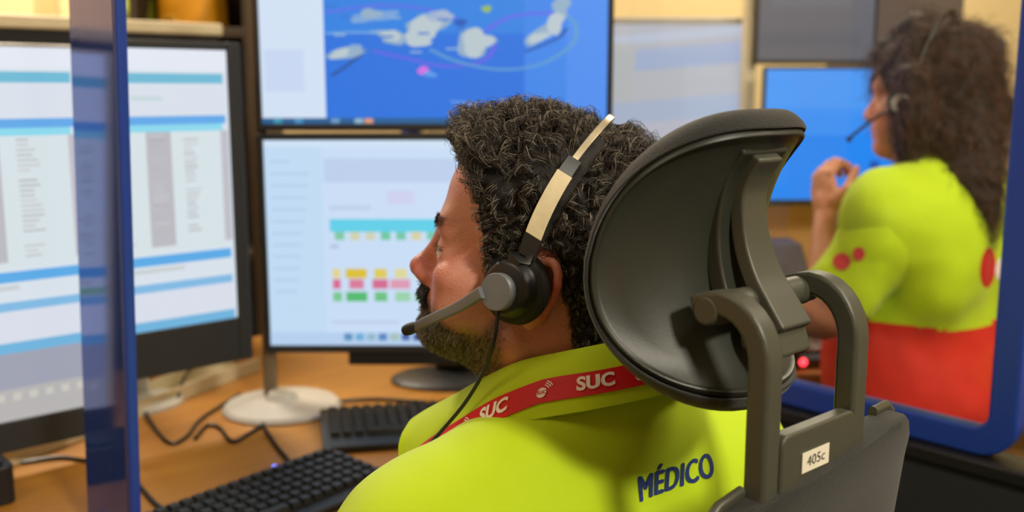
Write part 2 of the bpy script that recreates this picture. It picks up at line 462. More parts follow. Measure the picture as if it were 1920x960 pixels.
def scatter(V, F, w, N):
    """N random points on the quads, face weight w; returns points and face ids"""
    A = np.linalg.norm(np.cross(V[F[:, 2]] - V[F[:, 0]], V[F[:, 3]] - V[F[:, 1]]), axis=1) * w
    c = np.cumsum(A); k = np.searchsorted(c, rng.random(N) * c[-1])
    a, b = rng.random((N, 1)), rng.random((N, 1)); q = V[F[k]]
    return (q[:, 0] * (1 - a) + q[:, 1] * a) * (1 - b) + (q[:, 3] * (1 - a) + q[:, 2] * a) * b, k
def unit(v): return v / (np.linalg.norm(v, axis=-1, keepdims=True) + 1e-12)

# ------------------------------------------------------------------ the room
def slab(name, c, d, m, kind='structure'):
    b = MB(); b.box((0, 0, 0), d); o = b.build(name, m, None, False); o.location = c
    tag(o, kind=kind); return o
WY = 3.55
slab('floor', (0.4, 0.8, -0.05), (6.4, 5.6, 0.1), M['floor'])
slab('ceiling', (0.4, 0.8, 2.70), (6.4, 5.6, 0.1), M['ceil'])
slab('wall_back', (0.4, WY + 0.05, 1.35), (6.4, 0.1, 2.7), M['wall'])
slab('wall_left', (-2.75, 0.8, 1.35), (0.1, 5.6, 2.7), M['wall_warm'])
slab('wall_right', (3.55, 0.8, 1.35), (0.1, 5.6, 2.7), M['wall'])
slab('wall_front', (0.4, -1.95, 1.35), (6.4, 0.1, 2.7), M['wall'])
slab('baseboard_back', (0.4, WY - 0.008, 0.05), (6.3, 0.015, 0.1), M['cream'])

def ceiling_light(x, y, sx, sy, label):
    t = thing('ceiling_light', label, 'ceiling light', (x, y, 2.65), 0, 'ceiling lights')
    b = MB(); w = 0.025
    for c, d in (((0, sy / 2 + w / 2, -0.012), (sx + 2 * w, w, 0.03)), ((0, -sy / 2 - w / 2, -0.012), (sx + 2 * w, w, 0.03)),
                 ((sx / 2 + w / 2, 0, -0.012), (w, sy, 0.03)), ((-sx / 2 - w / 2, 0, -0.012), (w, sy, 0.03))): b.box(c, d)
    b.build('frame', M['silver'], t, False, 0.003)
    b = MB(); b.box((0, 0, -0.004), (sx, sy, 0.008)); b.build('diffuser', M['lamp'], t, False)
ceiling_light(KEY[0], KEY[1], 0.34, 0.34, 'small square ceiling light above and behind the black headrest')
ceiling_light(-1.1, 0.2, 0.6, 0.6, 'square ceiling light over the left side of the control room')
ceiling_light(-1.3, 2.75, 0.6, 0.6, 'square ceiling light over the far left corner near the back wall')
ceiling_light(0.9, 2.95, 0.6, 0.6, 'added square ceiling light brightening the back wall, above the grey-brown cabinet')  # unseen fixture, added together with the back wall's extra light
ceiling_light(1.5, 0.9, 0.6, 0.6, 'square ceiling light over the woman at the far desk')

# ------------------------------------------------------------------ desks
def desk(name, label, r0, r1, f0, f1, legs, square=False):
    t = thing(name, label, 'desk', Vector(((r0 + r1) / 2, (f0 + f1) / 2, 0)) if square else loc2w((r0 + r1) / 2, (f0 + f1) / 2), 0.0 if square else YAW)
    w, dp = r1 - r0, f1 - f0
    b = MB(); b.box((0, 0, 0.725), (w, dp, 0.03)); b.build('tabletop', M['desk'], t, True, 0.004)
    for sx, sy in legs:
        b = MB(); b.box((sx * (w / 2 - 0.08), sy * (dp / 2 - 0.1), 0.355), (0.05, 0.05, 0.71)); b.build('leg', M['silver'], t, True, 0.006)
    return t
desk('desk', 'orange beech desk in front of the seated man, carrying his keyboards and screens', -1.15, 0.70, 0.60, 1.72, ((-1, -1), (1, -1), (-1, 1), (1, 1)))
desk('desk', 'beech desk beyond the dark partition, in front of the woman', 0.30, 1.60, 1.97, 2.475, ((-1, -1), (1, -1), (-1, 1), (1, 1)), True)

# ------------------------------------------------------------------ far background
def wbox(name, label, cat, p0, p1, depth, m, bevel=0.004, group=None):
    """upright box whose front face spans two world points of the same depth"""
    x0, x1 = sorted((p0.x, p1.x)); z0, z1 = sorted((p0.z, p1.z)); y = p0.y
    b = MB(); b.box((0, depth / 2, (z1 - z0) / 2), (x1 - x0, depth, z1 - z0))
    o = b.build(name, m, None, True, bevel); o.location = ((x0 + x1) / 2, y, z0)
    return tag(o, label, cat, group)
def down(p, z): return Vector((p.x, p.y, z))

# pale wooden panel behind the woman's screens, floor to head height
a, b_ = PY(1428, 350, 2.485), PY(2060, 400, 2.485)
wbox('wooden_panel', 'pale wooden panel standing behind the bright blue screen', 'panel', a, down(b_, 0.0), 0.04, M['board'])
# cream upright between the pale screen and the grey screen
a, b_ = PY(1405, -120, 2.48), PY(1426, -120, 2.48)
wbox('upright_post', 'cream upright post between the pale screen and the blue screen', 'post', a, down(b_, 0.0), 0.05, M['cream'])
# brown panel, top right, behind the woman's head
a, b_ = PY(1628, -160, 2.75), PY(1795, 200, 2.75)
wbox('storage_cabinet', 'tall grey-brown cabinet behind the woman', 'cabinet', a, down(b_, 0.0), 0.3, M['brownpanel'])
a, b_ = PY(1872, 55, 3.1), PY(1990, 330, 3.1)
o = wbox('notice_board', 'grey board on the back wall right of the woman', 'board', a, b_, 0.02, M['greybox']); o.location.y = WY - 0.025
# warm lit boards, far left
a, b_ = PY(-140, -120, 3.35), PY(62, 20, 3.35)
w = wbox('wall_cupboard', 'beige cupboard by the back wall at the far left', 'cupboard', a, down(b_, 0.0), 0.18, M['wall_warm'])
# cloth-covered partition with a cream top rail behind the two portrait screens
pt = thing('desk_partition', 'dark partition with cream top rail behind the portrait screens', 'partition', loc2w(-0.28, 1.80), YAW)
b = MB(); b.box((0, 0, 0.71), (1.44, 0.04, 1.42)); b.build('cloth_board', M['dark'], pt, False)
b = MB(); b.box((0, 0, 1.433), (1.46, 0.055, 0.026)); b.build('top_rail', M['cream'], pt, True, 0.005)
# dark shelf with an orange-yellow bag, beyond the partition
SHY = 2.75
a, b_ = PY(228, -200, SHY), PY(470, 66, SHY)
sw = b_.x - a.x; zf = PY(300, 52, SHY).z
sh = thing('storage_shelf', 'dark brown open shelf beyond the cream-railed partition', 'shelf', ((a.x + b_.x) / 2, SHY + 0.17, 0), 0)
b = MB(); b.box((0, 0.165, 0.95), (sw, 0.02, 1.9)); b.build('back_panel', M['brown'], sh, False)
for sx in (-1, 1):
    b = MB(); b.box((sx * (sw / 2 - 0.01), 0, 0.95), (0.02, 0.34, 1.9)); b.build('side_panel', M['brown'], sh, True, 0.002)
for z in (0.4, 0.85, zf - 0.012, 1.88):
    b = MB(); b.box((0, 0, z), (sw - 0.04, 0.33, 0.024)); b.build('shelf', M['brown'], sh, True, 0.002)
def soft_bag(name, label, cat, x, y, z, w, d, h, m, strap=True):
    t = thing(name, label, cat, (x, y, z))
    def f(i, j):  # squarish sack, slack at the top
        th = 2 * math.pi * j / 40; e = 2 / 3.4
        cx = math.copysign(abs(math.cos(th)) ** e, math.cos(th)); cy = math.copysign(abs(math.sin(th)) ** e, math.sin(th))
        tz = i / 14; s = (1 - 0.22 * tz ** 3) * (1.0 if 0 < i < 14 else 0.82)
        n = noise.noise(Vector((cx * 2 + x * 9, cy * 2, tz * 3))) * 0.06
        return (cx * w / 2 * (s + n), cy * d / 2 * (s + n), h * tz * (1 + n * 0.5))
    v = [f(i, j) for i in range(15) for j in range(40)]
    fs = [(i * 40 + j, i * 40 + (j + 1) % 40, (i + 1) * 40 + (j + 1) % 40, (i + 1) * 40 + j) for i in range(14) for j in range(40)]
    fs += [tuple(range(40))[::-1], tuple(14 * 40 + j for j in range(40))]
    mesh_obj('sack', v, fs, m, t, True)
    if strap:
        b = MB(); b.tube(spline([(-w * .25, -d * .5, h * .7), (-w * .22, -d * .56, h * .35), (0, -d * .6, h * .22), (w * .22, -d * .56, h * .35), (w * .25, -d * .5, h * .7)], 8), 0.009, 8)
        b.build('strap', M['brown'], t)
    return t
pb = PY(358, 52, SHY + 0.12)
soft_bag('duffel_bag', 'orange-yellow bag on the dark shelf beyond the partition', 'bag', pb.x, SHY + 0.15, zf, 0.17, 0.2, 0.17, M['orange'], False)
pb = PY(258, 20, SHY + 0.12)
soft_bag('folded_vest', 'olive-yellow folded vest on the dark shelf, left of the orange-yellow bag', 'vest', pb.x + 0.0, SHY + 0.16, zf, 0.09, 0.2, 0.10, M['olive'], False)
b = MB(); k = 28
b.tube([(0.014 * math.cos(2 * math.pi * i / k), 0, 0.018 + 0.014 * math.sin(2 * math.pi * i / k)) for i in range(k + 1)], 0.0038, 8)
pr = PY(321, 47, SHY + 0.03)
o = b.build('brass_ring', M['ring']); o.location = (pr.x, SHY + 0.03, zf); tag(o, 'small brass ring standing on the shelf edge before the orange-yellow bag', 'ring')

# ------------------------------------------------------------------ screens
class Pic:
    """picture on a lit screen: coloured patches in (0..1 across, 0..1 down), later patches in front"""
    def __init__(s, w, h, base): s.w, s.h, s.v, s.f, s.c, s.k = w, h, [], [], [], 0; s.rect(0, 0, 1, 1, base)
    def poly(s, pts, col):
        n = len(s.v); y = -0.00006 * s.k; s.k += 1
        s.v += [((x - 0.5) * s.w, y, (0.5 - z) * s.h) for x, z in pts]; s.f.append(tuple(range(n, n + len(pts)))[::-1]); s.c.append(col)
    def rect(s, x0, y0, x1, y1, col): s.poly([(x0, y0), (x1, y0), (x1, y1), (x0, y1)], col)
    def blob(s, cx, cy, rx, ry, col, n=18, rough=0.25, ang=0.0):
        pts = []
        for i in range(n):
            a = 2 * math.pi * i / n; q = 1 + rough * noise.noise(Vector((cx * 31 + math.cos(a) * 1.3, cy * 27 + math.sin(a) * 1.3, 0)))* 2
            x, y = rx * math.cos(a) * q, ry * math.sin(a) * q
            pts.append((cx + x * math.cos(ang) - y * math.sin(ang), cy + (x * math.sin(ang) + y * math.cos(ang)) * s.w / s.h))
        s.poly(pts, col)
    def line(s, pts, wd, col):
        q = spline([(x, y, 0) for x, y in pts], 8); up, dn = [], []
        for i, p in enumerate(q):
            t = (q[min(i + 1, len(q) - 1)] - q[max(i - 1, 0)]).normalized(); nn = Vector((-t.y, t.x, 0)) * wd
            up.append(p + nn); dn.append(p - nn)
        for i in range(len(q) - 1): s.k -= i > 0; s.poly([up[i][:2], up[i + 1][:2], dn[i + 1][:2], dn[i][:2]], col)
    def build(s, parent, m, y):
        me = bpy.data.meshes.new('screen'); me.from_pydata(s.v, [], s.f); me.update()
        at = me.color_attributes.new('Col', 'FLOAT_COLOR', 'CORNER')
        for p, c in zip(me.polygons, s.c):
            for li in p.loop_indices: at.data[li].color = (*S(*c), 1)
        o = link_mesh('screen', me, m, parent, False); o.location = (0, y, 0)
        return o
def monitor(name, label, group, base, rz, cz, w, h, pic, bz=(0.012, 0.012, 0.012, 0.02), m=None, scr=None, foot=None, tilt=0.0, thick=0.035, arm=None):
    """base: floor point of the monitor's stand; cz: height of the picture's centre above base; bz: left, right, top, bottom bezel"""
    t = thing(name, label, 'monitor', base, rz, group)
    hd = bpy.data.objects.new('housing', None)
    ow, oh = w + bz[0] + bz[1], h + bz[2] + bz[3]; ox, oz = (bz[1] - bz[0]) / 2, (bz[2] - bz[3]) / 2
    b = MB()
    outer = rrect(ow, oh, 0.006, 3, ox, oz); inner = [(-w / 2, -h / 2), (w / 2, -h / 2), (w / 2, h / 2), (-w / 2, h / 2)]
    # bezel as four bars and a swelling back shell
    for c, d in (((-w / 2 - bz[0] / 2, 0.004, oz), (bz[0], 0.014, oh)), ((w / 2 + bz[1] / 2, 0.004, oz), (bz[1], 0.014, oh)),
                 ((0, 0.004, h / 2 + bz[2] / 2), (w, 0.014, bz[2])), ((0, 0.004, -h / 2 - bz[3] / 2), (w, 0.014, bz[3]))): b.box(c, d)
    R = Matrix.Rotation(tilt, 4, 'X'); T = Matrix.Translation((0, 0, cz))
    o = b.build('bezel', m or M['bezel'], t, True, 0.0025); o.matrix_local = T @ R
    n = len(outer); v = []; fs = []
    for k, (s, yy) in enumerate(((1.0, 0.009), (1.0, 0.018), (0.93, 0.030), (0.5, thick + 0.012), (0.46, thick + 0.02))):
        v += [(ox + (x - ox) * s, yy, oz + (z - oz) * s) for x, z in outer]
        if k: fs += [((k - 1) * n + i, k * n + i, k * n + (i + 1) % n, (k - 1) * n + (i + 1) % n) for i in range(n)]
    fs += [tuple(range(n)), tuple(4 * n + i for i in range(n))[::-1]]
    o = mesh_obj('back_shell', v, fs, m or M['bezel'], t, True); o.matrix_local = T @ R
    o = pic.build(t, scr or M['screen'], 0.0); o.matrix_local = T @ R @ Matrix.Translation((0, 0.0015, 0))
    bpy.data.objects.remove(hd)
    if foot:
        fw, fd, fy, mm = foot
        b = MB(); b.lathe([(0.0, 0), (1.0, 0.0), (1.0, 0.006), (0.9, 0.012), (0.25, 0.016)], (0, 0, 0), 36)
        for q in b.v: q.x *= fw / 2; q.y = q.y * fd / 2 + fy
        b.build('foot', mm, t)
        b = MB(); b.prism(rrect(0.07, 0.022, 0.008, 4), (1, 0, 0), (0, 1, 0), (0, 0, 1), (0, fy + 0.03, 0.008), cz + 0.02)
        b.build('stand_neck', mm, t); 
        b = MB(); b.box((0, fy * 0.5 + thick * 0.5 + 0.02, cz), (0.08, max(0.02, fy), 0.08)); b.build('mount', mm, t, True, 0.004)
    return t

# two portrait screens in front of the man, side by side along the desk
q = PY(468, 668, 1.68); Q = w2loc(q)
FM = Q.y
def portrait_pic(w, z0, z1, zt, second):
    """rows sit at the same heights on both screens"""
    h = z1 - z0; p = Pic(w, h, (222, 232, 242)); Y = lambda fr: (z1 - (zt - fr * 0.440)) / h
    H0 = 0.455
    p.rect(0, 0, 1, Y(0.075), (232, 238, 250))
    p.rect(0, Y(0.085), 0.96, Y(0.12), (110, 190, 220))
    p.rect(0, Y(0.12), 0.97, Y(0.235), (222, 230, 242))
    p.rect(0.2, Y(0.165), 0.45, Y(0.18), (200, 222, 226))
    p.rect(0, Y(0.235), 0.97, Y(0.265), (96, 172, 240)); p.rect(0, Y(0.265), 0.94, Y(0.29), (140, 222, 244))
    p.rect(0, Y(0.29), 0.97, Y(0.72), (220, 232, 238))
    for x0, x1, c in ((0.30, 0.50, (190, 190, 198)), (0.92, 0.985, (196, 194, 204))):
        p.rect(x0, Y(0.29), x1, Y(0.70), c)
    r = random.Random(5 + second)
    for k in range(24):
        fy = 0.30 + k * 0.0165
        for x0, x1 in ((0.08, 0.18), (0.33, 0.46), (0.6, 0.74)):
            if r.random() < 0.75:
                g = r.randint(176, 206); p.rect(x0, Y(fy), x0 + (x1 - x0) * r.uniform(.5, 1), Y(fy + 0.006), (g, g, g + 6))
    for f0, f1, c in ((0.73, 0.765, (88, 174, 238)), (0.83, 0.86, (130, 190, 234))): p.rect(0, Y(f0), 0.96, Y(f1), c)
    p.rect(0.1, Y(0.775), 0.55, Y(0.79), (205, 212, 214))
    p.rect(0, Y(0.86), 0.97, Y(0.965), (222, 228, 242))
    p.rect(0, Y(0.965), 0.97, Y(1.0), (112, 184, 228))
    if second:
        p.rect(0.0, Y(0.80), 0.32, Y(0.825), (150, 206, 168))
        p.rect(0, Y(1.0), 1, Y(1.12), (162, 166, 184)); p.rect(0, Y(1.12), 1, 1, (186, 184, 184))
        for k in range(9): p.rect(0.06 + k * 0.1, Y(1.135), 0.11 + k * 0.1, Y(1.16), (206, 204, 196))
    return p
ZT = 1.364
def portrait(r_right, z0, z1, wd, label, second):
    w = wd - 0.036; h = z1 - z0
    base = loc2w(r_right - wd / 2, FM, 0.74)
    t = monitor('portrait_monitor', label, 'portrait screens before the man', base, YAW, (z0 + z1) / 2 - 0.74, w, h, portrait_pic(w, z0, z1, ZT, second),
                (0.011 if second else 0.012, 0.011 if second else 0.024, 0.005 if second else 0.013, 0.045 if second else 0.075), M['silver'] if second else M['bezel'],
                foot=(0.17, 0.13, 0.21, M['silver']), tilt=0.0)
    if second:
        b = MB(); b.box((0, 0.003, z0 - 0.74 - 0.0232), (wd - 0.01, 0.016, 0.0462)); b.build('lower_bezel', M['bezel'], t, True, 0.002)
    return t
portrait(Q.x, ZT - 0.440, ZT, 0.236, 'black-framed portrait screen right of the blue panel, showing a table with blue bars', 0)
portrait(Q.x - 0.238, ZT - 0.540, ZT - 0.003, 0.262, 'portrait screen left of the blue panel, its table above a grey strip', 1)

# two landscape screens one above the other, facing the camera
YM = 1.75
def landscape(u0, v0, u1, v1, label, picf, y=YM, bz=(0.008, 0.010, 0.008, 0.012), foot=None, basez=0.74, name='landscape_monitor', group=None, scr=None, m=None, rz=0.0):
    a, b2 = PY(u0, v0, y), PY(u1, v1, y)
    w, h = b2.x - a.x, a.z - b2.z
    return monitor(name, label, group, ((a.x + b2.x) / 2, y, basez), rz, (a.z + b2.z) / 2 - basez, w, h, picf(w, h), bz, m, scr, foot)
def map_pic(w, h):
    # pixel window of the picture: u 478..1137, v -135..232
    U = lambda u: (u - 478) / 659.0; V = lambda v: (v + 135) / 367.0
    p = Pic(w, h, (38, 118, 228))
    p.rect(U(600), 0, 1, V(60), (46, 134, 232)); p.rect(U(980), V(-100), 1, V(232), (60, 138, 240)); p.rect(U(1060), V(-100), 1, V(232), (76, 146, 246))
    p.rect(0, 0, U(600), 1, (216, 232, 252)); p.rect(U(485), V(90), U(560), V(170), (206, 222, 250))
    for pts, wd, c in (([(604, 20), (700, 8), (790, 14), (870, 40)], .006, (96, 110, 238)), ([(690, 92), (760, 108), (830, 122), (900, 112), (925, 82)], .006, (104, 100, 236)),
                       ([(905, 55), (950, 30), (1010, 22), (1050, 25)], .008, (96, 110, 240)), ([(800, 90), (850, 112), (930, 128), (1010, 118), (1070, 80), (1074, 40), (1040, 20)], .006, (96, 160, 214)),
                       ([(604, 60), (660, 58), (720, 60)], .005, (120, 176, 230)), ([(612, 140), (640, 122), (672, 98)], .006, (34, 84, 160)),
                       ([(980, 95), (1040, 70), (1060, 50)], .006, (36, 92, 184))):
        p.line([(U(a), V(b)) for a, b in pts], wd, c)
    G, W = (150, 180, 206), (190, 206, 214)
    for cu, cv, ru, rv, c, ang in ((645, 96, 36, 12, G, -.15), (630, 98, 20, 9, W, -.3), (700, 28, 46, 10, (120, 168, 226), -.1), (690, 22, 22, 9, G, 0), (728, 66, 30, 14, G, .1), (728, 64, 18, 10, W, .1),
                                   (796, 46, 44, 24, G, -.35), (790, 52, 34, 22, W, -.3), (778, 76, 22, 9, W, 0), (820, 26, 24, 10, (170, 186, 214), 0), (858, 40, 12, 8, (36, 92, 190), 0),
                                   (888, 80, 34, 25, G, .1), (892, 76, 27, 23, W, .1), (884, 98, 16, 8, W, .0), (1022, 52, 40, 12, G, -.6), (1038, 40, 16, 24, W, .5), (1006, 68, 24, 8, W, -.35), (1048, 6, 18, 16, G, .4),
                                   (788, 130, 10, 7, (222, 112, 232), 0), (800, 137, 12, 5, (100, 160, 240), .2), (908, 14, 10, 7, (150, 190, 90), 0), (860, 192, 26, 5, (86, 146, 234), .1)):
        p.blob(U(cu), V(cv), ru / 659.0, rv / 659.0, c, ang=ang)
    for k in range(16):
        uu = 604 + (k * 53) % 250; vv = 6 + (k * 29) % 90
        p.rect(U(uu), V(vv), U(uu + 22), V(vv + 4), (140, 178, 220) if k % 2 else (60, 120, 214))
    p.rect(0, V(221), 1, 1, (30, 96, 150))
    for u0, c in ((500, (60, 160, 180)), (540, (70, 150, 200)), (610, (110, 160, 200)), (655, (150, 190, 210)), (674, (230, 160, 120))): p.rect(U(u0), V(222), U(u0 + 16), V(231), c)
    return p
def table_pic(w, h):
    U = lambda u: (u - 493) / 672.0; V = lambda v: (v - 263) / 384.0
    p = Pic(w, h, (206, 228, 254))
    p.rect(0, 0, 1, V(275), (214, 234, 254)); p.rect(U(604), V(296), 1, V(340), (194, 214, 244)); p.rect(0, V(275), U(600), 1, (198, 226, 252))
    p.rect(U(604), V(340), 1, V(408), (208, 228, 254)); p.rect(U(720), V(355), U(772), V(380), (212, 216, 246))
    p.rect(U(612), V(383), U(690), V(391), (194, 214, 240))
    p.rect(U(612), V(408), 1, V(432), (98, 214, 240))
    for k, c in enumerate(((130, 206, 168), (214, 216, 178), (214, 216, 186), (112, 206, 166), (118, 206, 176), (224, 214, 166), (118, 206, 176), (214, 216, 186))):
        u = 621 + k * 29; p.rect(U(u), V(432), U(u + 18), V(447), c)
    for v, cols in ((501, ((615, 630, (232, 218, 150)), (640, 680, (226, 198, 56)), (694, 718, (228, 208, 90)), (733, 756, (228, 222, 158)), (770, 800, (228, 222, 150)))),
                    (521, ((615, 630, (222, 110, 152)), (646, 674, (222, 128, 160)), (690, 720, (218, 112, 152)), (724, 762, (226, 160, 186)))),
                    (545, ((615, 632, (122, 206, 150)), (640, 680, (84, 192, 116)), (694, 718, (110, 200, 134)), (733, 762, (158, 216, 178)), (770, 800, (150, 212, 170))))):
        for u0, u1, c in cols: p.rect(U(u0), V(v), U(u1), V(v + 18), c)
    for k in range(12): p.rect(U(505), V(300 + k * 22), U(540 + (k * 37) % 40), V(304 + k * 22), (186, 210, 240))
    p.rect(U(612), V(455), U(628), V(462), (180, 200, 236)); p.rect(U(612), V(600), U(740), V(604), (190, 206, 236))
    p.rect(0, V(622), 1, 1, (186, 214, 246))
    for k, c in enumerate(((92, 150, 200), (110, 180, 220), (150, 190, 210), (90, 140, 200), (170, 200, 190), (70, 100, 170), (60, 90, 160))): p.rect(U(634 + k * 22), V(624), U(650 + k * 22), V(638), c)
    return p
landscape(478, -135, 1137, 232, 'upper of the two stacked screens, showing a blue island map', map_pic, group='stacked landscape screens', foot=None)
lm = landscape(493, 263, 1165, 647, 'lower of the two stacked screens, behind the man\'s face, showing coloured table rows', table_pic, group='stacked landscape screens', bz=(0.010, 0.010, 0.012, 0.014),
          foot=(0.24, 0.16, 0.17, M['black']))
a, b_ = PY(652, 658, YM), PY(860, 686, YM)
b = MB(); b.box(((a.x + b_.x) / 2 - lm.location.x, 0.02, (a.z + b_.z) / 2 - 0.74), (b_.x - a.x, 0.035, a.z - b_.z)); b.build('sound_bar', M['black'], lm, True, 0.004)
# pole with a white base that carries the upper screen
pb = PY(500, 700, YM + 0.02)
pole = thing('monitor_pole_stand', 'cream monitor pole on a round white base, left of the stacked screens', 'monitor stand', (P(505, 728, 1.715).x, YM - 0.005, 0.74))
b = MB(); b.lathe([(0.0, 0), (0.102, 0), (0.104, 0.004), (0.098, 0.010), (0.03, 0.018), (0.022, 0.03), (0.0, 0.03)], (0, 0, 0), 48); b.build('base', M['silver'], pole)
b = MB(); b.prism(rrect(0.022, 0.03, 0.006, 4), (1, 0, 0), (0, 1, 0), (0, 0, 1), (-0.026, 0.03, 0.015), 0.85); b.build('pole', M['greyp'], pole, True)
b = MB(); b.box((0.0, 0.055, 0.62), (0.03, 0.06, 0.03)); b.box((0.24, 0.078, 0.62), (0.48, 0.02, 0.035)); b.build('cross_arm', M['greyp'], pole, True, 0.004)

# pale screen further back
def pale_pic(w, h):
    p = Pic(w, h, (204, 204, 214)); U = lambda u: (u - 1150) / 255.0
    for y0, y1, c in ((0, .06, (208, 216, 236)), (.10, .24, (184, 198, 230)), (.24, .44, (206, 206, 214)), (.44, .58, (190, 202, 228)), (.58, .70, (206, 206, 220)), (.74, .84, (190, 200, 226))):
        p.poly([(0, y0 + 0.08), (1, y0 - 0.0), (1, y1 - 0.0), (0, y1 + 0.08)], c)
    p.rect(0, 0.12, 0.16, 0.5, (204, 206, 208))
    return p
landscape(1150, 45, 1404, 330, 'large pale screen with faint blue bands, behind the man\'s headrest', pale_pic, y=2.55, scr=M['dimscreen'], name='large_monitor', bz=(0.010, 0.006, 0.016, 0.016), m=M['silver'], basez=0.0, foot=(0.30, 0.3, 0.07, M['silver']))
# woman's screens: blue below, grey above
def blue_pic(w, h):
    p = Pic(w, h, (36, 146, 255)); p.rect(0, 0, 1, .30, (62, 156, 255)); p.rect(0, .30, 1, .5, (50, 150, 255)); p.rect(0, .5, 1, 1, (10, 138, 252))
    p.poly([(.35, .5), (1, .34), (1, .7), (.35, .7)], (4, 140, 255)); p.rect(.47, .70, .51, .76, (20, 80, 180))
    return p
def grey_pic(w, h):
    p = Pic(w, h, (98, 98, 108)); p.rect(.1, .55, .8, .62, (104, 106, 116)); p.rect(.0, .8, .9, .9, (92, 94, 106))
    return p
DZ = 0.74
landscape(1438, 130, 1852, 374, 'bright blue screen in front of the woman', blue_pic, y=2.42, foot=(0.22, 0.09, 0.012, M['black']), bz=(0.006, 0.006, 0.006, 0.014), m=M['bezel'])
gm = landscape(1430, -150, 1636, 112, 'dim grey screen above the bright blue screen', grey_pic, y=2.46, scr=M['dimscreen'], bz=(0.006, 0.006, 0.006, 0.010), m=M['bezel'], basez=0.0)

pw = PY(1417, 20, 2.525)
b = MB(); b.box(((pw.x - gm.location.x) / 2, 0.066, pw.z), (abs(pw.x - gm.location.x) + 0.02, 0.03, 0.04)); b.build('post_arm', M['black'], gm, True, 0.003)
# grey file box on the woman's desk
fb = PY(1480, 500, 2.15)
b = MB(); b.prism([(-0.12, 0), (0.12, 0), (0.12, 0.225), (0.02, 0.225), (-0.12, 0.12)], (0, 1, 0), (0, 0, 1), (1, 0, 0), (-0.045, 0, 0), 0.09)
o = b.build('file_box', M['greybox'], None, True, 0.003); o.location = (fb.x, 2.20, 0.74); tag(o, 'grey file box on the far desk, below the left corner of the bright blue screen', 'file box')

# ------------------------------------------------------------------ dividers
c = w2loc(P(232, 560, 1.16))
dv = thing('desk_divider', 'glossy upright blue panel on the desk between the two portrait screens', 'divider', loc2w(c.x, c.y + 0.088, 0.74), YAW)
b = MB(); b.box((0, 0, 0.44), (0.012, 0.140, 0.86)); b.build('panel', M['blue'], dv, True, 0.002)
b = MB(); b.box((0, -0.0755, 0.44), (0.013, 0.010, 0.88)); b.build('edge_strip', M['bluef'], dv, True, 0.003)
b = MB(); b.box((0, 0, 0.006), (0.06, 0.15, 0.012)); b.build('foot', M['bluef'], dv, True, 0.003)
dv.rotation_euler = (0, math.radians(1.8), YAW)

PR = 0.745
lp = thing('low_partition', 'dark cloth low partition under the blue-framed clear screen', 'partition', loc2w(PR, 0.70), YAW)
b = MB(); b.box((0, 0, 0.395), (0.05, 1.72, 0.79)); b.build('cloth_board', M['dark'], lp, False)
b = MB(); b.box((0, 0, 0.80), (0.064, 1.73, 0.022)); b.build('top_rail', M['black'], lp, True, 0.004)
# clear screen in a blue frame with rounded corners
f0 = w2loc(P(1886, 815, 1.36)); FZ0, FZ1 = 0.812, 1.80
ff0, ff1 = f0.y - 0.02, 1.50
fr = thing('divider_screen', 'clear desk screen in a rounded blue frame between the man and the woman', 'divider', loc2w(PR, (ff0 + ff1) / 2, FZ0), YAW)
W_, H_ = ff1 - ff0, FZ1 - FZ0
o1 = rrect(W_, H_, 0.05, 8, 0, H_ / 2); o2 = rrect(W_ - 0.076, H_ - 0.076, 0.022, 8, 0, H_ / 2); n = len(o1)
v = [(x, a, z) for x in (-0.014, 0.014) for lo_ in (o1, o2) for a, z in lo_]
fs = []
for i in range(n):
    j = (i + 1) % n
    fs += [(i, j, n + j, n + i), (2 * n + i, 3 * n + i, 3 * n + j, 2 * n + j), (i, 2 * n + i, 2 * n + j, j), (n + i, n + j, 3 * n + j, 3 * n + i)]
mesh_obj('frame', v, fs, M['bluef'], fr, True, 0.004)
b = MB(); b.prism([(x * 1.004, z) for x, z in o2], (0, 1, 0), (0, 0, 1), (1, 0, 0), (-0.002, 0, 0), 0.004); b.build('pane', M['glass'], fr, False)

# ------------------------------------------------------------------ things on the man's desk
def keyboard(label, p, rz, L_=0.44, W=0.155, led=False):
    t = thing('keyboard', label, 'keyboard', p, rz, 'black keyboards')
    b = MB(); b.prism([(-W / 2, 0), (W / 2, 0), (W / 2, 0.022), (W / 2 - 0.01, 0.024), (-W / 2, 0.012)], (0, 1, 0), (0, 0, 1), (1, 0, 0), (-L_ / 2, 0, 0), L_)
    b.build('base', M['black'], t, True, 0.003)
    b = MB(); kx = 0.019; sl = 0.010 / W
    for r in range(6):
        y = W / 2 - 0.020 - r * 0.0195 - (0.004 if r else 0)
        x = -L_ / 2 + 0.012; c = 0
        while x < L_ / 2 - 0.02:
            wk = kx if not (r == 5 and 3 <= c <= 3) else kx * 6
            if not (0.285 < x + L_ / 2 < 0.292 or 0.352 < x + L_ / 2 < 0.358):
                z = 0.012 + (y + W / 2) * sl + 0.0045
                w_ = min(wk, L_ / 2 - 0.008 - x) - 0.003
                vv = [(x + 0.0015 + i * w_, y - 0.008 + j * 0.016, z - 0.004) for i, j in ((0, 0), (1, 0), (1, 1), (0, 1))] + \
                     [(x + 0.0015 + 0.0018 + i * (w_ - 0.0036), y - 0.006 + j * 0.012, z + 0.004) for i, j in ((0, 0), (1, 0), (1, 1), (0, 1))]
                b.add(vv, [(4, 5, 6, 7), (0, 1, 5, 4), (1, 2, 6, 5), (2, 3, 7, 6), (3, 0, 4, 7)])
            x += wk; c += 1
    b.build('keys', M['keys'], t, False)
    if led:
        b = MB(); b.lathe([(0, 0), (0.0045, 0), (0.004, 0.002), (0, 0.0035)], (led, W / 2 - 0.006, 0.0235), 14); b.build('indicator_light', M['ledb'], t)
    return t
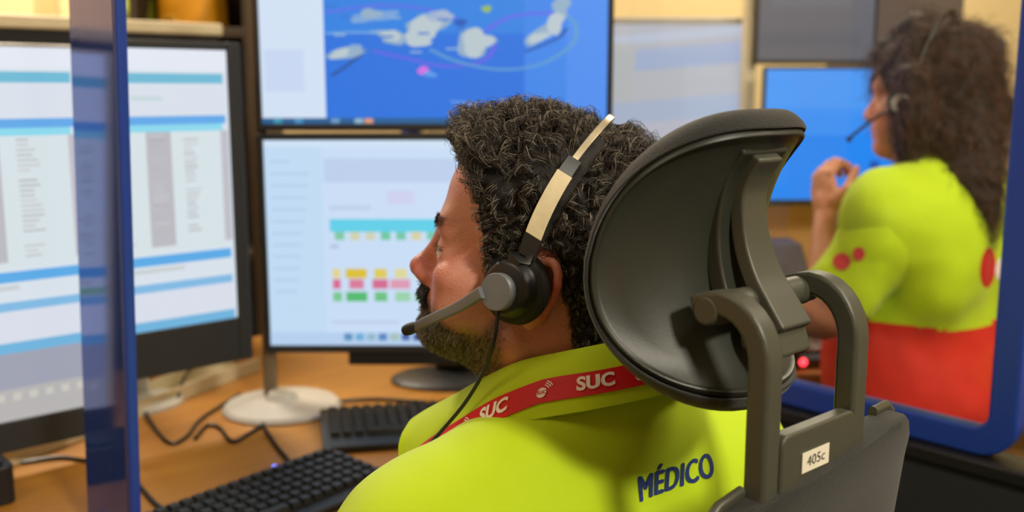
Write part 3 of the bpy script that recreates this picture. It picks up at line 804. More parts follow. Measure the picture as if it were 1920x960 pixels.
def on_desk(u, v, z=0.74):
    b_ = (v - 480.0) / FPX; d = (CAM_Z - z) / (SP + b_ * CP); return P(u, v, d)
kc = on_desk(614, 864); kr = math.radians(52)
kc = kc - Vector((math.cos(kr), math.sin(kr), 0)) * 0.18 - Vector((-math.sin(kr), math.cos(kr), 0)) * 0.078
keyboard('black keyboard nearest the man\'s shoulder, with a small blue light', (kc.x, kc.y, 0.74), kr, 0.36, led=0.075)
kc = on_desk(600, 790); kr = math.radians(12)
kc = kc + Vector((math.cos(kr), math.sin(kr), 0)) * 0.22 - Vector((-math.sin(kr), math.cos(kr), 0)) * 0.085
keyboard('black keyboard behind the other one, below the stacked screens', (kc.x, kc.y, 0.74), kr, 0.44, 0.17)
# cream cable tray in front of the portrait screens
ta, tb = on_desk(-40, 880), on_desk(462, 690)
tl = (tb - ta).length; mid = (ta + tb) / 2; ang = math.atan2(tb.y - ta.y, tb.x - ta.x)
tr = thing('cable_tray', 'long cream cable tray on the desk below the portrait screens', 'cable tray', (mid.x, mid.y, 0.74), ang)
b = MB(); b.prism([(-0.035, 0), (0.035, 0), (0.035, 0.03), (0.031, 0.03), (0.031, 0.004), (-0.031, 0.004), (-0.031, 0.026), (-0.035, 0.026)], (0, 1, 0), (0, 0, 1), (1, 0, 0), (-tl / 2, 0, 0), tl)
b.build('channel', M['cream'], tr, False)
b = MB(); b.box((tl * -0.17, 0, 0.014), (0.016, 0.078, 0.028)); b.build('clip', M['black'], tr, True, 0.003)
bx = on_desk(6, 950)
b = MB(); b.prism(rrect(0.10, 0.08, 0.012, 4), (1, 0, 0), (0, 1, 0), (0, 0, 1), (0, 0, 0), 0.055); b.prism(rrect(0.08, 0.06, 0.01, 4), (1, 0, 0), (0, 1, 0), (0, 0, 1), (0, 0, 0.055), 0.006, 0)
o = b.build('power_brick', M['black'], None, True, 0.004); o.location = (bx.x - 0.05, bx.y + 0.01, 0.74); o.rotation_euler = (0, 0, YAW)
tag(o, 'black power brick on the desk at the bottom left corner', 'power brick')
def desk_cable(label, uv, r=0.0032, lift=None):
    pts = [on_desk(u, v) for u, v in uv]
    pts = [Vector((p.x, p.y, 0.74 + r + 0.0005 + (lift[i] if lift else 0))) for i, p in enumerate(pts)]
    b = MB(); b.tube(spline(pts, 8), r, 8); o = b.build('cable', M['cable'])
    org = Vector((pts[0].x, pts[0].y, 0.74)); o.data.transform(Matrix.Translation(-org)); o.location = org
    return tag(o, label, 'cable')
desk_cable('black cable looping twice on the desk right of the blue panel', [(262, 752), (284, 796), (318, 834), (350, 822), (374, 792), (408, 768), (450, 742)])
desk_cable('black cable crossing in front of the round white base', [(366, 826), (388, 802), (412, 806), (436, 832), (468, 816), (520, 786), (590, 764), (690, 752), (800, 757)])
desk_cable('black cable running from the round white base down to the nearer keyboard', [(486, 792), (500, 812), (520, 842), (540, 866), (556, 888)])
desk_cable('black cable across the bottom of the desk beside the nearer keyboard', [(40, 872), (110, 862), (160, 868), (230, 884), (300, 955), (360, 962)])
desk_cable('thin black cable lying over the cream cable tray', [(330, 760), (352, 735), (390, 705), (420, 690), (440, 672)], 0.003, [0, .032, .034, .034, 0.0])

# ------------------------------------------------------------------ things on the woman's desk
ph = thing('desk_phone', 'small dark desk phone with a red light, seen through the chair frame', 'phone', (0, 0, 0), math.radians(30))
pl = PY(1507, 690, 1.992); rz_ = math.radians(14); ph.rotation_euler = (0, 0, rz_)
lo_ = Matrix.Rotation(rz_, 3, 'Z') @ Vector((-0.03, -0.084, 0)); ph.location = (pl.x - lo_.x, 1.992 - lo_.y, 0.74)
b = MB(); b.prism([(-0.08, 0), (0.08, 0), (0.08, 0.055), (0.05, 0.055), (-0.08, 0.02)], (0, 1, 0), (0, 0, 1), (1, 0, 0), (-0.07, 0, 0), 0.14); b.build('base', M['bezel'], ph, True, 0.004)
b = MB(); b.box((-0.045, 0.02, 0.062), (0.035, 0.11, 0.016)); b.box((-0.045, -0.06, 0.045), (0.042, 0.042, 0.03)); b.box((-0.045, 0.075, 0.06), (0.042, 0.042, 0.03)); b.build('handset', M['black'], ph, True, 0.006)
b = MB()
for i in range(3):
    for j in range(4): b.box((0.0 + i * 0.02, -0.05 + j * 0.018, 0.034 + j * 0.005), (0.014, 0.012, 0.008))
b.build('keys', M['silver'], ph, True, 0.002)
b = MB(); b.lathe([(0, 0), (0.008, 0), (0.007, 0.004), (0, 0.006)], (-0.03, -0.080, 0.016), 14, 0, Matrix.Rotation(math.pi / 2, 3, 'X')); b.build('indicator_light', M['ledr'], ph)

# ------------------------------------------------------------------ the near chair
def office_base(t, seat_z, fy=0.20, seat_w=0.50, seat_d=0.48):
    v = []; n = 48
    b = MB()
    def ring(s, z, bul):
        out = []
        for j in range(n):
            a = 2 * math.pi * j / n; e = 2 / 4.0
            out.append((math.copysign(abs(math.cos(a)) ** e, math.cos(a)) * seat_w / 2 * s, fy + math.copysign(abs(math.sin(a)) ** e, math.sin(a)) * seat_d / 2 * s,
                        z - (0.02 if math.sin(a) > .8 else 0) * bul))
        return out
    rings = [ring(0.85, seat_z - 0.075, 0), ring(0.97, seat_z - 0.06, 1), ring(1.0, seat_z - 0.035, 1), ring(0.97, seat_z - 0.01, 1), ring(0.8, seat_z, .4), ring(0.3, seat_z - 0.006, 0)]
    v = [p for r in rings for p in r]
    fs = [(i * n + j, i * n + (j + 1) % n, (i + 1) * n + (j + 1) % n, (i + 1) * n + j) for i in range(5) for j in range(n)] + [tuple(range(n))[::-1], tuple(5 * n + j for j in range(n))]
    mesh_obj('seat', v, fs, M['tweed'], t, True, subsurf=1)
    b = MB(); b.cyl((0, fy, 0.12), (0, fy, seat_z - 0.10), 0.026); b.cyl((0, fy, seat_z - 0.24), (0, fy, seat_z - 0.07), 0.034); b.box((0, fy, seat_z - 0.085), (0.2, 0.22, 0.03)); b.build('gas_lift', M['black'], t, True, 0.003)
    st = MB()
    for k in range(5):
        a = 2 * math.pi * k / 5 + 0.3; dx, dy = math.cos(a), math.sin(a)
        st.tube([(0, fy, 0.125), (dx * 0.14, fy + dy * 0.14, 0.115), (dx * 0.29, fy + dy * 0.29, 0.085)], [0.03, 0.026, 0.018], 10)
    st.lathe([(0, 0.085), (0.045, 0.085), (0.045, 0.15), (0.03, 0.16), (0, 0.16)], (0, fy, 0), 24)
    sb = st.build('star_base', M['black'], t)
    for k in range(5):
        a = 2 * math.pi * k / 5 + 0.3; dx, dy = math.cos(a), math.sin(a); c = Vector((dx * 0.29, fy + dy * 0.29, 0.03))
        w = MB(); s = Vector((-dy, dx, 0))
        w.cyl(c - s * 0.024, c - s * 0.006, 0.03); w.cyl(c + s * 0.006, c + s * 0.024, 0.03); w.cyl(c - s * 0.008, c + s * 0.008, 0.01); w.cyl(c, c + Vector((0, 0, 0.06)), 0.009)
        w.build('caster', M['black'], sb, True)

ch = thing('office_chair', 'black office chair with high curved headrest and white number sticker, nearest the camera', 'chair', ORG, YAW)
# headrest surface: wraps round the head sideways, arches towards the neck
HZ, HF, HR, HT, HH = 1.1815, 0.068, 0.122, 1.08, 0.1015
def hs(s, t, off=0.0):
    """s, t in -1..1; off: distance in front of the back face"""
    def raw(s, t):
        th = s * HT; wrap = HR * (1 - math.cos(th))
        yv = -0.043 * max(t, 0) ** 2 - 0.040 * min(t, 0) ** 2 + 0.010 * t * 0
        return Vector((HR * math.sin(th), HF + wrap + yv, HZ + t * HH + 0.0))
    p = raw(s, t)
    if off:
        e = 1e-3; n = (raw(s, t + e) - raw(s, t - e)).cross(raw(s + e, t) - raw(s - e, t)).normalized()
        if n.y < 0: n = -n
        p = p + n * off
    return p
def outline(phi):
    """edge of the headrest in (s, t): straight top with rounded corners, fuller rounder foot"""
    c, s = math.cos(phi), math.sin(phi); e = 2 / (3.1 if s > 0 else 2.7)
    x = math.copysign(abs(c) ** e, c); y = math.copysign(abs(s) ** e, s)
    wd = 0.925 - (0.070 if y < 0 else 0.135) * y
    if y > 0: y *= 1 - 0.050 * max(0.0, 1 - (x * wd / 0.85) ** 2)      # the top edge dips a little in the middle
    return x * wd, y
def hsheet(name, rings, m, parent, n=88):
    """rings: (rho, offset); first and last close to a centre point"""
    v = []; fs = []
    for rho, off in rings:
        for j in range(n):
            a, b2 = outline(2 * math.pi * j / n); v.append(hs(a * rho, b2 * rho, off))
    for i in range(len(rings) - 1):
        fs += [(i * n + j, i * n + (j + 1) % n, (i + 1) * n + (j + 1) % n, (i + 1) * n + j) for j in range(n)]
    c0 = len(v); v.append(hs(0, 0, rings[0][1])); c1 = len(v); v.append(hs(0, 0, rings[-1][1]))
    fs += [(c0, (j + 1) % n, j) for j in range(n)] + [(c1, (len(rings) - 1) * n + j, (len(rings) - 1) * n + (j + 1) % n) for j in range(n)]
    return mesh_obj(name, v, fs, m, parent)
inner = [(r, 0.0) for r in (0.12, 0.3, 0.48, 0.64, 0.77)]
hsheet('headrest_shell', inner + [(0.895, 0.0), (0.912, -0.001), (0.924, -0.003), (0.934, -0.003), (0.943, -0.0015), (0.950, 0.002), (0.950, 0.006), (0.8, 0.007), (0.4, 0.007)], M['shell'], ch)
hsheet('headrest_pad', [(r, 0.0075) for r in (0.12, 0.4, 0.7, 0.88)] + [(0.946, 0.0065), (0.956, 0.0025), (0.968, -0.0005), (0.98, -0.0005), (0.995, 0.004), (1.0, 0.009), (0.995, 0.015), (0.975, 0.0195), (0.93, 0.021), (0.8, 0.022), (0.5, 0.022), (0.2, 0.022)], M['pad'], ch)
# spine plate with its recessed base plate
def plate(name, path, widths, th, m, bevel=0.004):
    P_ = spline([(0, f, z) for z, f in path], 8); n = len(P_); v = []
    for i, p in enumerate(P_):
        t = (P_[min(i + 1, n - 1)] - P_[max(i - 1, 0)]).normalized(); nn = Vector((0, t.z, -t.y))   # towards the front
        if nn.y < 0: nn = -nn
        w = np.interp(i / (n - 1), np.linspace(0, 1, len(widths)), widths) / 2
        v += [p + Vector((-w, 0, 0)), p + Vector((w, 0, 0)), p + Vector((w, 0, 0)) + nn * th, p + Vector((-w, 0, 0)) + nn * th]
    fs = [(i * 4 + j, i * 4 + (j + 1) % 4, (i + 1) * 4 + (j + 1) % 4, (i + 1) * 4 + j) for i in range(n - 1) for j in range(4)] + [(3, 2, 1, 0), tuple((n - 1) * 4 + j for j in range(4))]
    return mesh_obj(name, v, fs, m, ch, True, bevel)
plate('headrest_spine_base', [(1.258, 0.042), (1.243, 0.053), (1.222, 0.060), (1.195, 0.062), (1.165, 0.056), (1.140, 0.044)], [0.054, 0.054, 0.054], 0.014, M['shell'])  # shadow behind the spine put into the colour: darker shell plastic
plate('headrest_spine', [(1.252, 0.038), (1.238, 0.047), (1.222, 0.051), (1.195, 0.047), (1.172, 0.037), (1.154, 0.024), (1.137, 0.011)], [0.029, 0.029, 0.030, 0.033, 0.036, 0.037], 0.012, M['frame'])
b = MB(); b.prism([(-0.002, -0.010), (0.034, -0.010), (0.036, 0.010), (0.006, 0.010)], (0, 1, 0), (0, 0, 1), (1, 0, 0), (-0.02, 0.012, 1.126), 0.04); b.build('headrest_bracket', M['frame'], ch, True, 0.004)
# pivot
b = MB(); b.cyl((-0.052, 0.043, 1.1515), (0.052, 0.043, 1.1515), 0.0110, 28); b.build('pivot_rod', M['frame'], ch)
# yoke: two arms bent forward at the top, joined by a cross bar
b = MB()
YZ = 1.006
prof = [(-0.0092, -0.0085), (0.0092, -0.0085), (0.0092, 0.0085), (-0.0092, 0.0085)]
for sx in (-1, 1):
    x = sx * 0.0555
    path = [(x, 0, YZ), (x, 0, 1.06), (x, 0, 1.10), (x, 0.0, 1.120)]
    for a in range(12, 91, 13): path.append((x, 0.034 * (1 - math.cos(math.radians(a))), 1.120 + 0.038 * math.sin(math.radians(a))))
    path += [(x, 0.044, 1.156), (x, 0.056, 1.152)]
    b.sweep(path, prof, (0, -1, 0))
b.prism([(-0.047, YZ), (0.047, YZ), (0.047, YZ + 0.024), (-0.047, YZ + 0.024)], (1, 0, 0), (0, 0, 1), (0, 1, 0), (0, -0.0085, 0), 0.017)
yk = b.build('headrest_frame', M['frame'], ch, True, 0.0028)
for sx in (-1, 1):
    b = MB(); b.cyl((sx * 0.045, 0.044, 1.1515), (sx * 0.0652, 0.044, 1.1515), 0.0105, 28); b.build('pivot_cap', M['frame'], ch, True, 0.002)
b = MB()   # raised ledge inside the cross bar, where the sticker sits
b.prism(rrect(0.094, 0.050, 0.008, 5, 0, YZ + 0.040), (1, 0, 0), (0, 0, 1), (0, 1, 0), (0, -0.0102, 0), 0.012); b.build('frame_ledge', M['frame'], ch, True, 0.002)
b = MB(); b.box((-0.006, -0.0108, YZ + 0.041), (0.034, 0.0006, 0.0145)); st = b.build('number_sticker', M['paper'], ch, False); tag(st, 'white sticker printed with a worn number')
tv, tf = text_mesh('405c', 0.0105, 0.0, 1.15, res=3)
mesh_obj('lettering', [(-0.006 + x, -0.0114, YZ + 0.041 + y) for x, y in tv], tf, M['ink'], st, False)
# backrest: thin plastic rim with a tweed cushion
def brest(name, zs, th0, th1, m, grow=0.0):
    n = 40; v = []
    for z, hw, fy in zs:
        for j in range(n):
            a = 2 * math.pi * j / n; e = 2 / 5.0
            x = math.copysign(abs(math.cos(a)) ** e, math.cos(a)) * (hw + grow); y = math.copysign(abs(math.sin(a)) ** e, math.sin(a))
            t1 = th1 - 0.024 * min(1, max(0, (z - 0.86) / 0.12)); yy = fy + (th0 + t1) / 2 + y * (t1 - th0) / 2 + 0.30 * x * x
            v.append((x + BX, yy, z + 0.11 * (x + BX) * min(1, max(0, (z - 0.85) / 0.15))))
    k = len(zs)
    fs = [(i * n + j, i * n + (j + 1) % n, (i + 1) * n + (j + 1) % n, (i + 1) * n + j) for i in range(k - 1) for j in range(n)] + [tuple(range(n))[::-1], tuple((k - 1) * n + j for j in range(n))]
    return mesh_obj(name, v, fs, m, ch, True)
BZ, BX = -0.017, 0.022
prof_b = [(z + BZ, w, f) for z, w, f in [(0.50, 0.14, 0.03), (0.52, 0.20, 0.03), (0.60, 0.232, 0.04), (0.72, 0.232, 0.048), (0.84, 0.205, 0.04), (0.92, 0.172, 0.026), (0.98, 0.148, 0.012),
          (1.010, 0.134, 0.004), (1.030, 0.126, -0.002), (1.043, 0.118, -0.004), (1.051, 0.108, -0.005), (1.0535, 0.085, -0.005)]]
def zs_(dz=0.0, dw=0.0): return [(z + dz, w + dw, f) for z, w, f in prof_b]
brest('backrest', zs_(0, 0), -0.012, 0.042, M['tweed'])
rim = [(z, w, f) for z, w, f in prof_b[2:]]
b = MB(); pr_ = rrect(0.010, 0.007, 0.003, 3)
for sx in (-1, 1):
    b = MB(); b.sweep([(BX + sx * (w + 0.001), f + 0.012 + 0.30 * w * w, z + 0.002 + 0.11 * (BX + sx * w) * min(1, max(0, (z - 0.85) / 0.15))) for z, w, f in prof_b[3:]], pr_, (0, 1, 0))
    b.build('backrest_edge_trim', M['frame'], ch, True)
b = MB(); b.prism([(-0.04, 0.0), (0.04, 0.0), (0.03, 0.45), (-0.03, 0.45)], (1, 0, 0), (0, 0, 1), (0, 1, 0), (0, -0.035, 0.44), 0.03); b.box((0, 0.08, 0.425), (0.08, 0.26, 0.03)); b.build('back_support', M['black'], ch, True, 0.006)
office_base(ch, 0.47)
for sx in (-1, 1):
    b = MB(); b.sweep(spline([(sx * 0.27, 0.20, 0.40), (sx * 0.285, 0.20, 0.52), (sx * 0.285, 0.20, 0.655)], 4), rrect(0.03, 0.055, 0.01, 3), (0, 1, 0)); b.box((sx * 0.22, 0.2, 0.395), (0.13, 0.055, 0.02))
    am = b.build('armrest', M['black'], ch, True, 0.003)
    b = MB(); b.prism(rrect(0.09, 0.25, 0.03, 5, 0, 0), (1, 0, 0), (0, 1, 0), (0, 0, 1), (sx * 0.285, 0.22, 0.655), 0.028); b.build('arm_pad', M['pad'], am, True, 0.008)


# ------------------------------------------------------------------ people
def head_prims(neck_to, neck_r=(0.056, 0.064), female=False):
    p = []
    A = lambda fn, k=0.02, op='+': p.append((op, fn, k))
    k = 0.93 if female else 1.0
    A(ell((0, -0.006, 0.045), (0.077, 0.097, 0.087)), 0)
    A(ell((0, 0.026, 0.068), (0.060, 0.066, 0.056)), 0.02)
    A(ell((0, 0.035, -0.018), (0.060 * k, 0.060, 0.076)), 0.03)
    A(ell((0, 0.082, -0.078), (0.024 * k, 0.020, 0.019)), 0.025)
    for s in (-1, 1):
        A(cap((s * 0.054 * k, 0.004, -0.056), (s * 0.018 * k, 0.070, -0.079), 0.016, 0.016), 0.025)
        A(ell((s * 0.044 * k, 0.062, -0.010), (0.024, 0.026, 0.018)), 0.02)
        A(ell((s * 0.042 * k, 0.056, -0.042), (0.026, 0.030, 0.030)), 0.02)
    A(cap((-0.034, 0.080, 0.035), (0.034, 0.080, 0.035), 0.0135), 0.02)
    for s in (-1, 1):
        A(ell((s * 0.033, 0.101, 0.013), (0.019, 0.017, 0.0125)), 0.014, '-')
        A(ell((s * 0.0325, 0.0795, 0.0125), (0.0155, 0.0140, 0.0140)), 0.006)
        A(ell((s * 0.0345, 0.0930, 0.0118), (0.0150, 0.0110, 0.0048)), 0.002, '-')
    # nose
    A(cap((0, 0.090, 0.026), (0, 0.1065, -0.014), 0.0085, 0.0112), 0.012)
    A(ell((0, 0.1080, -0.0170), (0.0135, 0.0135, 0.0125)), 0.008)
    for s in (-1, 1):
        A(ell((s * 0.0135, 0.100, -0.0220), (0.0085, 0.0125, 0.0085)), 0.007)
        A(ell((s * 0.0070, 0.104, -0.0310), (0.0040, 0.0065, 0.0040)), 0.003, '-')
    # mouth
    A(ell((0, 0.088, -0.042), (0.030, 0.013, 0.020)), 0.014)
    A(ell((0, 0.0985, -0.0440), (0.021, 0.0068, 0.0058)), 0.006)
    A(ell((0, 0.0965, -0.0560), (0.019, 0.0075, 0.0068)), 0.006)
    A(ell((0, 0.1060, -0.0495), (0.022, 0.0085, 0.0016)), 0.003, '-')
    # ears
    for s in (-1, 1):
        c = Vector((s * 0.0775, -0.008, 0.002)); o_ = Vector((s, 0, 0))
        bk = Vector((s * 0.38, -0.92, 0.10)).normalized(); up = Vector((s * 0.12, -0.22, 0.97)).normalized()
        pts = []
        for a in range(-60, 236, 20):
            q = math.radians(a); pts.append(c + bk * (0.0165 * math.cos(q - math.pi / 2 + math.pi / 2)) * (1 if math.cos(q) > 0 else 0.75) + up * 0.030 * math.sin(q) + o_ * 0.003)
        for i in range(len(pts) - 1): A(cap(pts[i], pts[i + 1], 0.0036, 0.0036), 0.003)
        R = Matrix((bk, up, bk.cross(up))).transposed()
        A(ell(c - o_ * 0.002, (0.0150, 0.0270, 0.0040), R), 0.005)
        A(ell(c - up * 0.026 + bk * 0.001 + o_ * 0.002, (0.0075, 0.0085, 0.0042), R), 0.004)
        A(ell(c + o_ * 0.006 - bk * 0.002 - up * 0.004, (0.0075, 0.012, 0.0045), R), 0.003, '-')
    # neck
    A(cap((0, -0.030, -0.03), neck_to, *neck_r), 0.025)
    A(cap((0, 0.022, -0.088), Vector(neck_to) + Vector((0, 0.018, 0)), 0.034, 0.045), 0.03)
    return p

def hand_prims(w, d, pn, side, curl, size=1.0):
    """w wrist, d along the hand, pn out of the palm, curl 0..1; side: direction of the thumb"""
    w, d, pn = Vector(w), Vector(d).normalized(), Vector(pn).normalized()
    th = Vector(side); th = (th - d * th.dot(d)).normalized(); pn = (pn - d * pn.dot(d) - th * pn.dot(th)).normalized()
    p = []; c = w + d * 0.045 * size
    R = Matrix((th, d, pn)).transposed()
    p.append(('+', ell(c, (0.040 * size, 0.048 * size, 0.014 * size), R), 0.0))
    p.append(('+', cap(w - d * 0.05, w + d * 0.02, 0.026 * size, 0.022 * size), 0.015))
    for i, (off, ln, r) in enumerate(((0.028, 0.072, 0.0088), (0.0095, 0.080, 0.0090), (-0.009, 0.074, 0.0086), (-0.027, 0.058, 0.0076))):
        q = c + d * (0.040 - abs(off) * 0.18) * size + th * off * size; a = 0.0; pr = q
        for j, fr in enumerate((0.45, 0.31, 0.24)):
            a += curl * (0.9, 1.4, 1.1)[j] + 0.08; dr = d * math.cos(a) + pn * math.sin(a)
            nx = pr + dr * ln * fr * size; p.append(('+', cap(pr, nx, r * size * (1 - .07 * j), r * size * (.93 - .07 * j)), 0.004 if j == 0 else 0.001)); pr = nx
    q = c - d * 0.022 * size + th * 0.030 * size + pn * 0.004; d1 = (th * 0.75 + d * 0.62 + pn * 0.35).normalized(); d2 = (d * 0.9 + pn * (0.3 + curl * 0.5) + th * (0.2 - curl * .5)).normalized()
    m1 = q + d1 * 0.034 * size; m2 = m1 + d2 * 0.030 * size; m3 = m2 + d2 * 0.024 * size
    for a, b2, r0, r1, k in ((q, m1, 0.013, 0.0105, 0.008), (m1, m2, 0.0105, 0.0095, 0.002), (m2, m3, 0.0095, 0.0078, 0.001)): p.append(('+', cap(a, b2, r0 * size, r1 * size), k))
    return p, c

def bounds(pts, pad):
    a = np.array([tuple(q) for q in pts]); return tuple(a.min(0) - pad), tuple(a.max(0) + pad)

def torso_prims(J, g=0.0):
    """J: joints in the person's own frame (x right, y forward); g: thickness of clothing"""
    cx, cy = J['c']; sh = J['sh']; w = J['w']; p = []
    A = lambda fn, k=0.05: p.append(('+', fn, k))
    A(ell((cx, cy + 0.035, sh - 0.16), (0.185 * w + g, 0.120 * J['dp'] + g, 0.21 + g)), 0)
    A(ell((cx, cy + 0.045, sh - 0.36), (0.178 * w + g, 0.132 * J['dp'] + g, 0.22 + g)), 0.08)
    A(cap((cx - 0.155 * w, cy + 0.005, sh - 0.022), (cx + 0.155 * w, cy + 0.005, sh - 0.022), 0.068 + g), 0.05)
    for s in (-1, 1):
        A(cap((cx + s * 0.03, cy - 0.020, sh + J['tz']), (cx + s * 0.15 * w, cy + 0.004, sh - 0.012), 0.052 + g, 0.060 + g), 0.05)
        A(ell((cx + s * 0.085 * w, cy - 0.055, sh - 0.10), (0.085 * w + g, 0.055 + g, 0.115 + g)), 0.05)
    return p
def arm_prims(J, s, g=0.0, upper_only=False):
    S_, E_, W_ = J['arms'][s]; w = J['aw']
    p = [('+', ell(S_, (0.066 * w + g, 0.064 * w + g, 0.070 * w + g)), 0.05), ('+', cap(S_, E_, 0.056 * w + g, 0.046 * w + g * 1.6), 0.04)]
    if not upper_only: p.append(('+', cap(E_, W_, 0.044 * w, 0.026 * w), 0.03))
    return p
def leg_prims(J, g=0.0):
    cx, cy = J['c']; p = [('+', ell((cx, cy + 0.02, J['hip'] + 0.06), (0.185 * J['w'] + g, 0.14 + g, 0.13 + g)), 0.06)]
    for H_, K_, A_ in J['legs']:
        p += [('+', cap(H_, K_, 0.082 + g, 0.060 + g), 0.05), ('+', cap(K_, A_, 0.056 + g, 0.040 + g * 1.4), 0.03)]
    return p

def person(name, label, loc, rz, J, Hm, skin_m, female):
    """continuous body mesh in the person's own frame"""
    Hi = Hm.inverted()
    nb = Hi @ Vector(J['neck'])
    hp = head_prims(nb, J['neck_r'], female)
    lo = (-0.115, min(-0.125, nb.y - 0.08), min(-0.16, nb.z - 0.03)); hi = (0.115, 0.14, 0.145)
    V, F = solid(hp, lo, hi, 0.0021, 2)
    V0 = V.copy()
    if not female:      # a short lower face
        V[:, 2] += np.maximum(0.012 - V[:, 2], 0) * 0.15 * np.clip((V[:, 1] - 0.0) / 0.045, 0, 1)
    Vh = xf(Hm, V)
    bp = torso_prims(J) + [q for s in (0, 1) for q in arm_prims(J, s)] + leg_prims(J)
    bp.append(('+', cap(J['neck'], (J['c'][0], J['c'][1], J['sh'] - 0.03), 0.06, 0.07), 0.04))
    pts = [J['neck'], *[q for a in J['arms'] for q in a], *[q for l in J['legs'] for q in l], (J['c'][0], J['c'][1] - 0.15, J['hip'])]
    lo, hi = bounds(pts, 0.11)
    V2, F2 = solid(bp, lo, hi, 0.0075, 2)
    allV, allF = [Vh, V2], [F, F2 + len(Vh)]; n0 = len(Vh) + len(V2)
    for (w, d, pn, sd, curl) in J['hands']:
        pr, c = hand_prims(w, d, pn, sd, curl, J.get('hs', 1.0))
        l2, h2 = bounds([c, w], 0.15)
        V3, F3 = solid(pr, l2, h2, 0.0028, 1); allV.append(V3); allF.append(F3 + n0); n0 += len(V3)
    V_ = np.concatenate(allV); F_ = np.concatenate(allF)
    me = np_mesh(name, V_, F_)
    # the skin's own redness and stubble, given in head coordinates
    x, y, z = V0[:, 0], V0[:, 1], V0[:, 2]
    g = lambda cx_, cy_, cz_, s: np.exp(-(((np.abs(x) - cx_) ** 2 + (y - cy_) ** 2 + (z - cz_) ** 2) / s ** 2))
    tint = 0.75 * g(0.0, 0.112, -0.015, 0.024) + 0.40 * g(0.045, 0.07, -0.015, 0.026) + 0.9 * g(0.088, -0.018, 0.0, 0.028) + 0.9 * g(0, 0.102, -0.05, 0.012)
    stub = np.zeros(len(V))
    if not female:
        zb = np.interp(y, [0.0, 0.02, 0.035, 0.055, 0.07, 0.082, 0.12], [-0.016, -0.016, -0.046, -0.052, -0.048, -0.036, -0.034])
        stub = np.clip((zb - z) / 0.014, 0, 1) * np.clip((z + 0.125) / 0.03, 0, 1) * np.clip((y - 0.008) / 0.015, 0, 1) * 0.72
    for nm, a in (('tint', tint), ('stubble', stub)):
        at = me.attributes.new(nm, 'FLOAT', 'POINT'); full = np.zeros(len(V_), np.float32); full[:len(V)] = a; at.data.foreach_set('value', full)
    o = link_mesh(name, me, skin_m); o.location = loc; o.rotation_euler = (0, 0, rz)
    tag(o, label, 'person')
    for s in (-1, 1):
        b = MB(); b.lathe([(0.0118 * math.sin(math.pi * i / 16), -0.0118 * math.cos(math.pi * i / 16)) for i in range(17)], (0, 0, 0), 24)
        for q in b.v: q[:] = (q.x, q.z, q.y)
        mi = [1 if all(b.v[i].y > 0.0100 for i in f) else 0 for f in b.f]
        e = mesh_obj('eye', b.v, b.f, [M['eyew'], M['iris']], o, True, fmat=mi); e.matrix_local = Hm @ Matrix.Translation((s * 0.0325, 0.0800, 0.0118))
    return o, V, F, V0

def garment(name, prims, lo, hi, h, m, parent, cut=None, fold=0.004, fscale=9.0, it=3, fdir=(1, 1, 1)):
    V, F = solid(prims, lo, hi, h, it)
    N = vnormals(V, F)
    if fold:
        d = np.array([noise.fractal(Vector((p[0] * fscale * fdir[0], p[1] * fscale * fdir[1], p[2] * fscale * fdir[2])), 1.0, 2.0, 3) for p in V])
        V = V + N * (d * fold)[:, None]
    if cut is not None:
        keep = cut(V); F = F[keep[F].all(1)]
        used = np.unique(F); mp = np.full(len(V), -1); mp[used] = np.arange(len(used)); V, F = V[used], mp[F]
    return V, F, link_mesh(name, np_mesh(name, V, F), m, parent)

# ---- the man
HEAD_YAW = math.radians(81.0 - 42.0); HEAD_PITCH = math.radians(9.5)
ear = P(990, 547, 0.858); fdir = Vector((-math.sin(math.radians(81)), math.cos(math.radians(81)), 0)); ldir = Vector((-fdir.y, fdir.x, 0))
Hw = ear - ldir * 0.075
Hl = w2loc(Hw)
HM = Matrix.Translation(Hl) @ Matrix.Rotation(HEAD_YAW, 4, 'Z') @ Matrix.Rotation(HEAD_PITCH, 4, 'X')
CX, CY, SHZ = 0.036, 0.245, 0.934
V3 = lambda *a: Vector(a)
JM = dict(c=(CX, CY), sh=SHZ, w=1.02, dp=1.06, tz=0.066, aw=1.0, hip=0.50, neck=(CX, 0.242, 1.02), neck_r=(0.060, 0.068),
          arms=[(V3(CX - 0.186, CY + 0.005, SHZ - 0.04), V3(CX - 0.285, CY + 0.115, 0.735), V3(CX - 0.15, 0.63, 0.785)),
                (V3(CX + 0.186, CY + 0.005, SHZ - 0.04), V3(CX + 0.285, CY + 0.115, 0.735), V3(CX + 0.15, 0.63, 0.785))],
          legs=[(V3(CX - 0.10, 0.24, 0.545), V3(CX - 0.12, 0.66, 0.545), V3(CX - 0.12, 0.60, 0.10)), (V3(CX + 0.10, 0.24, 0.545), V3(CX + 0.12, 0.66, 0.545), V3(CX + 0.12, 0.60, 0.10))],
          hands=[(V3(CX - 0.15, 0.63, 0.782), V3(0.12, 1, -0.06), V3(0, -0.1, -1), V3(1, 0, 0), 0.18), (V3(CX + 0.15, 0.63, 0.782), V3(-0.12, 1, -0.06), V3(0, -0.1, -1), V3(-1, 0, 0), 0.18)])
man, HV, HF_, HV0 = person('person', 'seated man with dark curly hair and beard, yellow shirt reading M\u00c9DICO, turned left', ORG, YAW, JM, HM, M['skin_m'], False)

